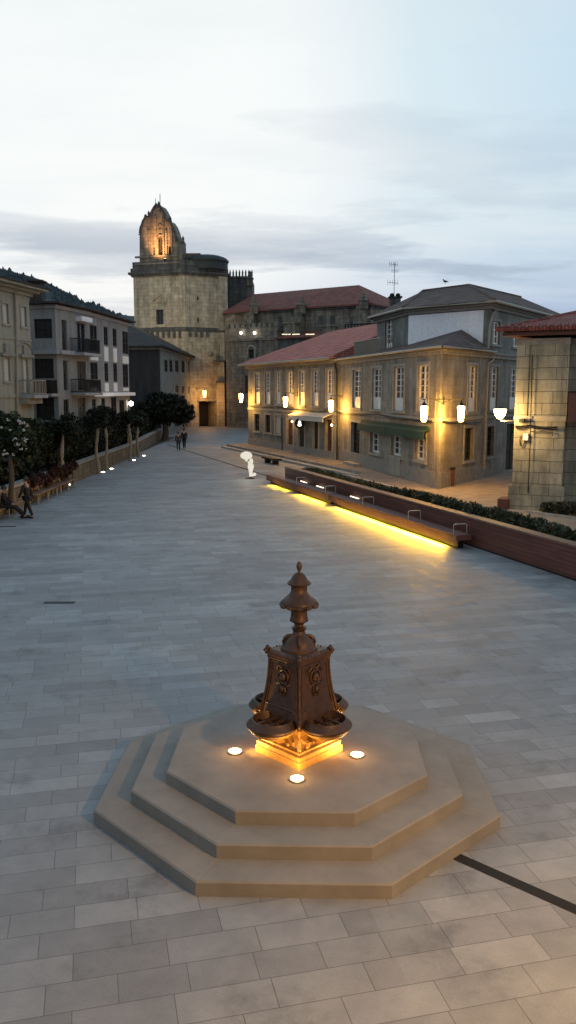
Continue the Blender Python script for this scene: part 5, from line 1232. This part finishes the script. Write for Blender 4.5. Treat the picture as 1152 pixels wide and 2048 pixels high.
# ------------------------------------------------------------------ garden wall, hedge, trees at the left
random.seed(11)
gw_pts = [G(64, 1006, 0), G(165, 959, 0), G(216, 937, 0), G(276, 912, 0), G(300, 889, 0), G(345, 865, 0)]
gw_pts[0] = V((-12.05, 26, 0)); gw_pts[1] = V((-12.1, 48, 0)); gw_pts[2] = V((-12.15, 55.5, 0)); gw_pts[3] = V((-12.2, 66, 0)); gw_pts[4] = V((-13.1, 79, 0)); gw_pts[5] = V((-13.7, 90, 0))
gw = thing('garden_wall', gw_pts[0], 'low weathered stone garden wall running behind the benches and tree trunks', 'wall')
for A_, B_ in zip(gw_pts[:-1], gw_pts[1:]):
    t = (B_-A_).normalized(); n = V((t.y, -t.x, 0)); mb = MB(); mb.obox(A_, B_-A_, -n*.4, V((0, 0, .95))); mb.build('stonework', M['garden_stone'], gw)
    mb = MB(); mb.obox(A_+n*.05+V((0, 0, .95)), B_-A_, -n*.5, V((0, 0, .1))); mb.build('coping', M['trim_grey'], gw)
# tall hedge behind the wall
hg = MB(); pts = []
y = 27.0
while y < 90:
    hgt = 2.5+.25*math.sin(y*.7)+random.uniform(-.2, .25); xx = -13.5-(max(0, y-68)*.07)
    if y < 44: hgt = 2.2
    pts.append(((xx-.2, y, hgt*.55+.3), (.95, .9, hgt*.5))); y += .8
foliage(hg, pts, 42000, .17)
for c, r in pts: hg.ell(c, (r[0]*.75, r[1]*1.0, r[2]*.85), 8, 6, .05)
tag(hg.build('tall_hedge', M['leaf_dark']), 'tall very dark hedge growing behind the garden wall on the left', 'hedge')
MB().box(-40, -12.5, 20, 92, -.02, .03).build('garden_soil', M['soil'], kind='structure')
def tree(base, h_tr, crown, n, leafsz, lean, label, mats=('bark', 'leaf_dark'), name='pollarded_tree', group=None, r=.17, knob=True):
    t_ = thing(name, base, label, 'tree', group); b = V(base); mb = MB(); pts = []; rs = []
    m = 14
    for k in range(m+1):
        q = k/m; pts.append(b+V((lean[0]*q+.05*math.sin(q*7+base[1]), lean[1]*q+.04*math.cos(q*6), h_tr*q-.03))); rr_ = r*(1.25-.45*q)+ (random.uniform(-.02, .055) if knob else 0); rs.append(rr_)
    rs[0] = r*1.6; mb.tube(pts, rs, 9)
    top = pts[-1]
    for c, rr_ in crown:
        e = top+V(c)*.75; mb.tube([top-V((0, 0, .15)), top.lerp(e, .5)+V((0, 0, .12)), e], [r*.6, r*.4, r*.15], 6)
        for j in range(3): e2 = e+V((random.uniform(-1, 1), random.uniform(-1, 1), random.uniform(-.2, 1)))*rr_[0]*.7; mb.tube([e, e2], [r*.18, r*.06], 5)
    mb.build('trunk', M[mats[0]], t_, smooth=True)
    mb = MB(); foliage(mb, [(top+V(c), rr_) for c, rr_ in crown], n, leafsz)
    for c, rr_ in crown: 
        for _ in range(int(n/len(crown)/12)):
            d = V((random.gauss(0, 1), random.gauss(0, 1), random.gauss(0, 1))).normalized(); mb.leaf(top+V(c)+V((d.x*rr_[0], d.y*rr_[1], d.z*rr_[2]))*1.15, leafsz)
    mb.build('crown', M[mats[1]], t_); return t_
gl = 'pollarded trees along the garden wall'
tb = [(G(128, 972, 0), 3.0, 'pollarded tree with bright lit trunk behind the wooden benches'), (G(196, 948, 0), 2.9, 'pollarded tree with knobbly lit trunk, left one of the close pair by two ground lights'), (G(214, 940, 0), 3.2, 'pollarded tree with knobbly lit trunk, right one of the close pair by two ground lights'),
      (G(261, 923, 0), 2.75, 'pollarded tree with thin lit trunk edge beside the fourth ground light'), (G(276, 914, 0), 2.9, 'dim pollarded tree farthest along the garden wall')]
for p, h_, lb in tb:
    crn = [((random.uniform(-.5, .5), random.uniform(-.6, .6), random.uniform(.1, .6)), (.5, .5, .42)) for _ in range(5)]
    tree((p.x, p.y, 0), h_, crn, 1500, .12, (0, 0), lb, group=gl, r=.085)
# near tree with pale blossoms
p = V((-11.75, 34.8, 0)); 
nt_ = tree(p, 2.6, [((-.5, .1, .5), (.7, .7, .5)), ((.35, 0, .55), (.75, .7, .6)), ((.1, .2, 1.1), (.65, .6, .55)), ((.75, .1, .1), (.45, .5, .4)), ((-.3, 0, 1.2), (.4, .4, .5)), ((-1.0, 0, .1), (.6, .5, .5))], 3800, .15, (0, 0), 'near tree with pale blossoms in its dark crown at the left edge', ('bark_dark', 'leaf'), 'flowering_tree', r=.11, knob=False)
mb = MB()
for _ in range(46):
    c = p+V((random.uniform(-1.0, 1.0), random.uniform(-.9, -.3), 2.6+random.uniform(-.1, 1.4)))
    for j in range(4): mb.ell(c+V((random.uniform(-.06, .06), random.uniform(-.05, .05), random.uniform(-.05, .05))), (.035, .035, .03), 6, 4)
mb.build('blossom', M['flower'], nt_)
# bushes in the garden
random.seed(3)
for (u, v, Y, rx, rz_, lb, mt) in ((70, 862, 44, 1.3, 1.0, 'olive green bush in the garden in front of the cream house', 'leaf'), (110, 868, 46, 1.5, .8, 'dark rounded bush between the cream house and the lit trunk', 'leaf_dark'), (185, 842, 60, .7, .9, 'small potted shrub in front of the bay windowed house', 'leaf_dark'), (207, 838, 62, .55, 1.1, 'narrow upright shrub right of the potted shrub', 'leaf_dark'), (232, 845, 64, .8, .8, 'low shrub before the last doors of the bay windowed house', 'leaf_dark')):
    c = AT(u, v, Y); t_ = thing('bush', (c.x, c.y, 0), lb, 'bush', 'garden bushes'); mb = MB()
    foliage(mb, [(c+V((random.uniform(-.4, .4)*rx, random.uniform(-.4, .4), random.uniform(-.3, .3))), (rx*.7, rx*.7, rz_*.75)) for _ in range(4)], 2200, .13); mb.build('foliage', M[mt], t_)
    mb = MB(); 
    for j in range(4): mb.tube([(c.x+random.uniform(-.1, .1), c.y, 0), c+V((random.uniform(-.5, .5)*rx, random.uniform(-.3, .3), 0))], [.05, .02], 5)
    mb.build('stem', M['bark_dark'], t_)
c = AT(318, 812, 86)
tree((c.x+.6, c.y, 0), 2.0, [((-1.6, 0, .9), (1.6, 1.6, 1.3)), ((.2, -.5, 1.2), (1.9, 1.7, 1.3)), ((1.6, .3, .9), (1.3, 1.5, 1.2)), ((-.6, .4, 2.0), (1.5, 1.5, .9)), ((.9, .2, 1.9), (1.2, 1.2, .8)), ((-2.3, 0, .1), (1.0, 1.2, 1.0))], 9000, .26, (0, 0), 'broad black green evergreen tree in front of the shadowed house', ('bark_dark', 'leaf_dark'), 'evergreen_tree', r=.3, knob=False)
# ground uplights at the trunks
u0 = None
for i, ((u, v), lb) in enumerate(zip(((137, 970), (206, 945), (223, 938), (268, 921), (288, 912)), ('nearest to the wooden benches', 'at the left trunk of the close pair', 'at the right trunk of the close pair', 'at the thin lit trunk', 'farthest along the garden wall'))):
    q = G(u, v, 0)
    if u0 is None:
        u0 = thing('ground_light', (0, 0, 0), '', 'ground light', 'ground lights at the tree trunks', world=False); MB().lathe([(.17, -.02), (.17, .015), (.13, .02)], 16).build('rim', M['iron'], u0); MB().lathe([(.12, 0), (.12, .03), (.06, .05)], 14).build('lens', G_WHI, u0); r_ = u0
    else: r_ = copy_tree(u0)
    r_.location = q; r_['label'] = 'round white ground light in the paving '+lb
    b_ = tb[i][0]; light('trunk_beam', 'SPOT', q+V((.0, .12, .06)), (70, 90, 90, 100, 30)[i], (1, .88, .68), aim=(b_.x+.05, b_.y, 1.9), spot_size=math.radians(30), spot_blend=.8, shadow_soft_size=.05)
# white street lamp in the garden
q = AT(262, 807, 66.5); sl2 = thing('garden_lamp', (q.x, q.y, 0), 'white glowing lamp on a post in front of the bay windowed house', 'lamp')
MB().tube([(q.x-.35, q.y+.1, 0), (q.x-.35, q.y+.1, q.z+.3)], .05, 8).build('post', M['pipe'], sl2); MB().ell(q, (.2, .2, .19), 12, 9).build('globe', G_WHI, sl2); MB().tube([(q.x-.35, q.y+.1, q.z+.25), (q.x, q.y, q.z+.25)], .03, 6).build('arm', M['iron'], sl2)
light('garden_light', 'POINT', q+V((0, -.4, 0)), 22, (1, .85, .65), shadow_soft_size=.2)

# ------------------------------------------------------------------ wooden benches, red plants
def lbench(y0, y1, label, x=-11.35):
    t_ = thing('wooden_bench', (x, y0, 0), label, 'bench', 'wooden benches along the garden wall')
    mb = MB()
    for k in range(4): mb.box(x-.12-.12*k-.11, x-.12-.12*k, y0, y1, .42, .46)
    mb.build('seat', M['benchwood'], t_)
    mb = MB()
    for k in range(3): xx = x-.60-.035*k; mb.box(xx-.03, xx, y0, y1, .56+.13*k, .56+.13*k+.115)
    mb.build('backrest', M['benchwood'], t_)
    for y in (y0+.25, (y0+y1)/2, y1-.25):
        mb = MB(); mb.box(x-.17, x-.12, y-.03, y+.03, 0, .42); mb.box(x-.56, x-.51, y-.03, y+.03, 0, .42); mb.box(x-.56, x-.12, y-.03, y+.03, .38, .42); mb.tube([(x-.55, y, .4), (x-.70, y, .95)], .025, 6); mb.build('leg', M['trim'], t_)
lbench(41.2, 44.6, 'wooden bench nearest to the first ground light on the left')
lbench(37.4, 41.0, 'middle wooden bench, just behind the person in black')
lbench(31.6, 35.6, 'wooden bench at the left edge of the photo')
random.seed(21)
pl = thing('red_plant', (-11.9, 42, 0), 'dark red leafy plant growing behind the benches by the lit trunk', 'plant'); mb = MB(); foliage(mb, [((-11.88, y+.3, .95+.15*math.sin(y*2)), (.3, .5, .32)) for y in range(38, 46)], 1800, .1); mb.build('foliage', M['redleaf'], pl); mb = MB()
for y in range(38, 46): mb.tube([(-11.9, y+.3, 0), (-11.9, y+.35, .9)], .03, 5)
mb.build('stem', M['bark_dark'], pl)
# ------------------------------------------------------------------ people
def person(loc, rz, height, label, joints, top='cloth', legs='jeans', hair_long=False, arms=None):
    """joints: dict of local coordinates, facing +y, height normalised to 1.75"""
    k_ = height/1.75; t_ = thing('person', loc, label, 'person', world=False, rz=rz)
    t_.location = loc; t_.scale = (k_,)*3
    J = joints
    def skin_obj(name, chains, mat, parent, sub=2):
        vs = []; es = []; rs = []; idx = {}
        for ch_ in chains:
            prev = None
            for key, p, r in ch_:
                if key in idx: i = idx[key]
                else: i = len(vs); idx[key] = i; vs.append(tuple(p)); rs.append(r)
                if prev is not None: es.append((prev, i))
                prev = i
        me = bpy.data.meshes.new(name); me.from_pydata(vs, es, []); me.materials.append(mat); o = bpy.data.objects.new(name, me); col.objects.link(o); o.parent = parent
        m = o.modifiers.new('skin', 'SKIN'); 
        for i, r in enumerate(rs): me.skin_vertices[0].data[i].radius = (r, r) if not isinstance(r, tuple) else r
        me.skin_vertices[0].data[0].use_root = True; m.use_smooth_shade = True; m.branch_smoothing = .6
        s = o.modifiers.new('sub', 'SUBSURF'); s.levels = sub; s.render_levels = sub
        return o
    pel, chest, neck, head = J['pelvis'], J['chest'], J['neck'], J['head']
    ch_ = [[('pel', pel, (.15, .11)), ('waist', tuple((a+b)/2 for a, b in zip(pel, chest)), (.14, .10)), ('chest', chest, (.165, .115)), ('neck0', neck, (.06, .06)), ('neck1', tuple(a*.5+b*.5 for a, b in zip(neck, head)), (.055, .055)), ('head', head, (.085, .1)), ('crown', (head[0], head[1], head[2]+.09), (.07, .08))]]
    ch_.append([('head', head, .085), ('nose', (head[0], head[1]+.108, head[2]-.005), .014)])
    for s in (-1, 1):
        n = 'L' if s < 0 else 'R'; sh, el, wr = J['sh'+n], J['el'+n], J['wr'+n]; hp, kn, an_, to = J['hip'+n], J['kn'+n], J['an'+n], J['to'+n]
        ch_.append([('chest', chest, .16), ('sh'+n, sh, .06), ('el'+n, el, .043), ('wr'+n, wr, .028)])
        d = (V(wr)-V(el)).normalized(); hand = V(wr)+d*.05; side = V((s, 0, 0)).cross(d).normalized() if abs(d.x) < .9 else V((0, 0, 1))
        ch_[-1].append(('pm'+n, hand, (.034, .02)))
        for j in range(4):
            b0 = hand+side*(j-1.5)*.02+d*.035; l = (.062, .07, .066, .05)[j]; inn = V((-s, 0, 0))
            ch_.append([('pm'+n, hand, .03), ('f%s%d' % (n, j), b0, .010), ('g%s%d' % (n, j), b0+d*l*.55+inn*.006, .009), ('h%s%d' % (n, j), b0+d*l+inn*.022, .007)])
        ch_.append([('pm'+n, hand, .03), ('t%s' % n, hand+side*.04+d*.0, .011), ('tt'+n, hand+side*.058+d*.03+V((-s, 0, 0))*.01, .008)])
        ch_.append([('pel', pel, .15), ('hip'+n, hp, .09), ('kn'+n, kn, .058), ('an'+n, an_, .038), ('to'+n, to, (.04, .028))])
    body = skin_obj('body', ch_, M['skin'], t_)
    co = [[('pel', (pel[0], pel[1], pel[2]-.06), (.185, .145)), ('waist', tuple((a+b)/2 for a, b in zip(pel, chest)), (.175, .135)), ('chest', chest, (.195, .14)), ('col', (neck[0], neck[1], neck[2]-.015), (.085, .08))]]
    tr_ = []; shs = []
    for n in 'LR':
        co.append([('chest', chest, .19), ('sh'+n, J['sh'+n], .082), ('el'+n, J['el'+n], .062), ('wr'+n, J['wr'+n], .046)])
        tr_.append([('pel', pel, (.17, .13)), ('hip'+n, J['hip'+n], .108), ('kn'+n, J['kn'+n], .078), ('an'+n, J['an'+n], .06)])
        a, b = V(J['an'+n]), V(J['to'+n]); mb = MB(); mb.ell(a.lerp(b, .55)+V((0, 0, -.01)), (.052, .14, .045), 12, 8) if True else 0; o = mb.build('shoe', M['iron'], t_, smooth=True)
    skin_obj('jacket', co, M[top], t_); skin_obj('trousers', tr_, M[legs], t_)
    mb = MB(); hc = V(head); mb.ell(hc+V((0, -.022, .055)), (.098, .112, .105), 16, 10, .03); 
    if hair_long: mb.ell(hc+V((0, -.07, -.08)), (.09, .06, .16), 12, 8, .04)
    mb.build('hair', M['hair'], t_, smooth=True)
    mb = MB()
    for s in (-1, 1): mb.ell(hc+V((s*.033, .088, .02)), (.011, .007, .008), 8, 6)
    mb.build('eye', M['iron'], t_)
    mb = MB(); mb.ell(hc+V((0, .09, -.05)), (.026, .008, .007), 10, 6); mb.build('mouth', M['redwood'], t_)
    mb = MB()
    for s in (-1, 1): mb.ell(hc+V((s*.095, -.005, 0)), (.012, .022, .033), 8, 6)
    mb.build('ear', M['skin'], t_)
    return t_
def J_(stride=.0, armsw=.1, bend=0, lean=0):
    h = .93; d = dict(pelvis=(0, 0, h), chest=(0, lean, 1.32), neck=(0, lean*1.2, 1.49), head=(0, lean*1.3+.01, 1.62))
    for s, n in ((-1, 'L'), (1, 'R')):
        f_ = s*stride; d['hip'+n] = (s*.095, 0, .88); d['kn'+n] = (s*.105, f_*.55+.03, .49); d['an'+n] = (s*.105, f_, .08+(.05 if f_ < -.1 else 0)); d['to'+n] = (s*.12, f_+.17, .035)
        d['sh'+n] = (s*.19, lean, 1.41); d['el'+n] = (s*.24, lean-s*armsw*.6, 1.12); d['wr'+n] = (s*.23, lean-s*armsw*1.2+.06, .88)
    return d
p = G(57, 1037, 0)
person((p.x, p.y, 0), math.radians(75), 1.70, 'person dressed in black walking past the wooden benches on the left', J_(.27, .14, lean=.05), 'cloth', 'cloth')
p = G(357, 901.5, 0)
person((p.x, p.y, 0), math.radians(8), 1.64, 'person in a grey jacket walking away, left one of the pair in the plaza', J_(.18, .12, lean=.03), 'cloth2', 'jeans')
p = G(368.5, 897, 0)
person((p.x, p.y, 0), math.radians(-5), 1.78, 'taller person in a dark coat walking away, right one of the pair in the plaza', J_(-.2, .1, lean=.04), 'cloth', 'cloth')
# seated person at the left edge, legs stretched out
jt = J_(0, .0); jt.update(pelvis=(0, 0, .53), chest=(0, .02, .92), neck=(0, .05, 1.09), head=(0, .09, 1.22))
for s, n in ((-1, 'L'), (1, 'R')):
    jt['hip'+n] = (s*.095, .02, .50); jt['kn'+n] = (s*.12, .46, .50); jt['an'+n] = (s*.14, .84, .10); jt['to'+n] = (s*.15, 1.0, .06); jt['sh'+n] = (s*.19, .03, 1.01); jt['el'+n] = (s*.23, .14, .76); jt['wr'+n] = (s*.14, .36, .62)
person((-11.62, 33.3, 0), math.radians(-80), 1.75, 'person in dark clothes seated on the bench at the left edge, legs stretched out', jt, 'cloth', 'cloth')

# ------------------------------------------------------------------ lit white sculpture
p = G(500, 957, 0); sc_ = thing('lit_sculpture', (p.x, p.y, 0), 'glowing white abstract sculpture of rounded shapes standing in the plaza', 'sculpture')
mm = lambda u, v: AT(u, v, p.y)
k = (mm(501, 900)-mm(500, 900)).length
mb = MB(); q = mm(492.5, 911); mb.ell(q, (12*k, 7*k, 8.2*k), 20, 12); mb.ell(mm(493, 920), (3*k, 3*k, 3*k), 10, 8); mb.build('head', G_FIG, sc_, smooth=True)
mb = MB(); mb.ell(mm(502.5, 922.5), (4*k, 3.5*k, 6*k), 14, 10); mb.ell(mm(497, 925), (1.8*k, 2*k, 2.6*k), 10, 8); mb.build('neck', G_FIG, sc_, smooth=True)
zb = mm(500, 953).z; mb = MB(); c = mm(501.5, 940); 
prof_ = [(3.2*k, mm(500, 953).z), (3.5*k, mm(500, 945).z), (5*k, mm(500, 938).z), (6.5*k, mm(500, 933).z), (5*k, mm(500, 928).z), (3*k, mm(500, 926).z)]
mb.lathe(prof_, 16, (c.x, c.y, 0)); mb.build('torso', G_FIG, sc_, smooth=True)
mb = MB(); mb.ell(mm(509, 948.5), (3.6*k, 3*k, 3.4*k), 12, 9); mb.tube([mm(503, 951), mm(508, 950)], 2*k, 8); mb.build('foot', G_FIG, sc_, smooth=True)
mb = MB(); mb.box(c.x-.32, c.x+.22, c.y-.3, c.y+.3, 0, .05); mb.tube([(c.x, c.y, .05), (c.x, c.y, zb+.02)], .06, 8); mb.build('base_plate', M['iron'], sc_)
light('sculpture_light', 'POINT', (c.x-.1, c.y-.9, .9), 26, (1, .85, .6), shadow_soft_size=.4)

# the building the plaza is seen from: its front stands just behind the viewpoint
fv = thing('town_building', (0, -.9, 0), 'stone building front at the near end of the plaza facing the fountain', 'building')
fb_ = Fac((-14, -.9), (14, -.9), 0, 9.5, out=V((0, 1, 0))); vo_ = [(2.5+k*3.6, 4.0+k*3.6, 4.4, 7.0) for k in range(7)]; vo_ = [o for o in vo_]; mb = MB(); fb_.wall(mb, vo_)
for A_, B_ in (((14, -.9), (14, -9)), ((14, -9), (-14, -9)), ((-14, -9), (-14, -.9))): Fac(A_, B_, 0, 9.5).wall(mb, [])
mb.build('wall', M['granite'], fv)
for r in vo_: window(fb_, r, fv, 'case', 4, .2)
roof(fv, [V((-14.4, -.4, 9.6)), V((14.4, -.4, 9.6)), V((14.4, -9.4, 9.6)), V((-14.4, -9.4, 9.6))], [V((-10, -5, 11.5)), V((10, -5, 11.5))], [(0, 1, 5, 4), (1, 2, 5), (2, 3, 4, 5), (3, 0, 4)], .12, 'tile_red')
# street lamp just outside the view at the near right; it warms the foreground paving
lx, ly, lz = 3.9, 4.1, 4.7
sp_ = thing('street_lamp', (lx, ly, 0), 'street lamp on a post by the near right corner of the plaza', 'lamp')
MB().lathe([(.14, 0), (.12, .3), (.06, .35), (.045, lz-.3), (.05, lz-.28)], 12, (lx, ly, 0)).build('post', M['iron'], sp_)
MB().lathe([(.09, lz-.28), (.17, lz), (.18, lz+.1), (.10, lz+.15)], 12, (lx, ly, 0)).build('lantern', G_BOWL, sp_, smooth=True)
MB().lathe([(.2, lz+.15), (.1, lz+.28), (.02, lz+.4)], 12, (lx, ly, 0)).build('cap', M['iron'], sp_)
light('street_light', 'POINT', (lx-.3, ly+.3, lz-.42), 1400, (1, .52, .16), shadow_soft_size=.15)
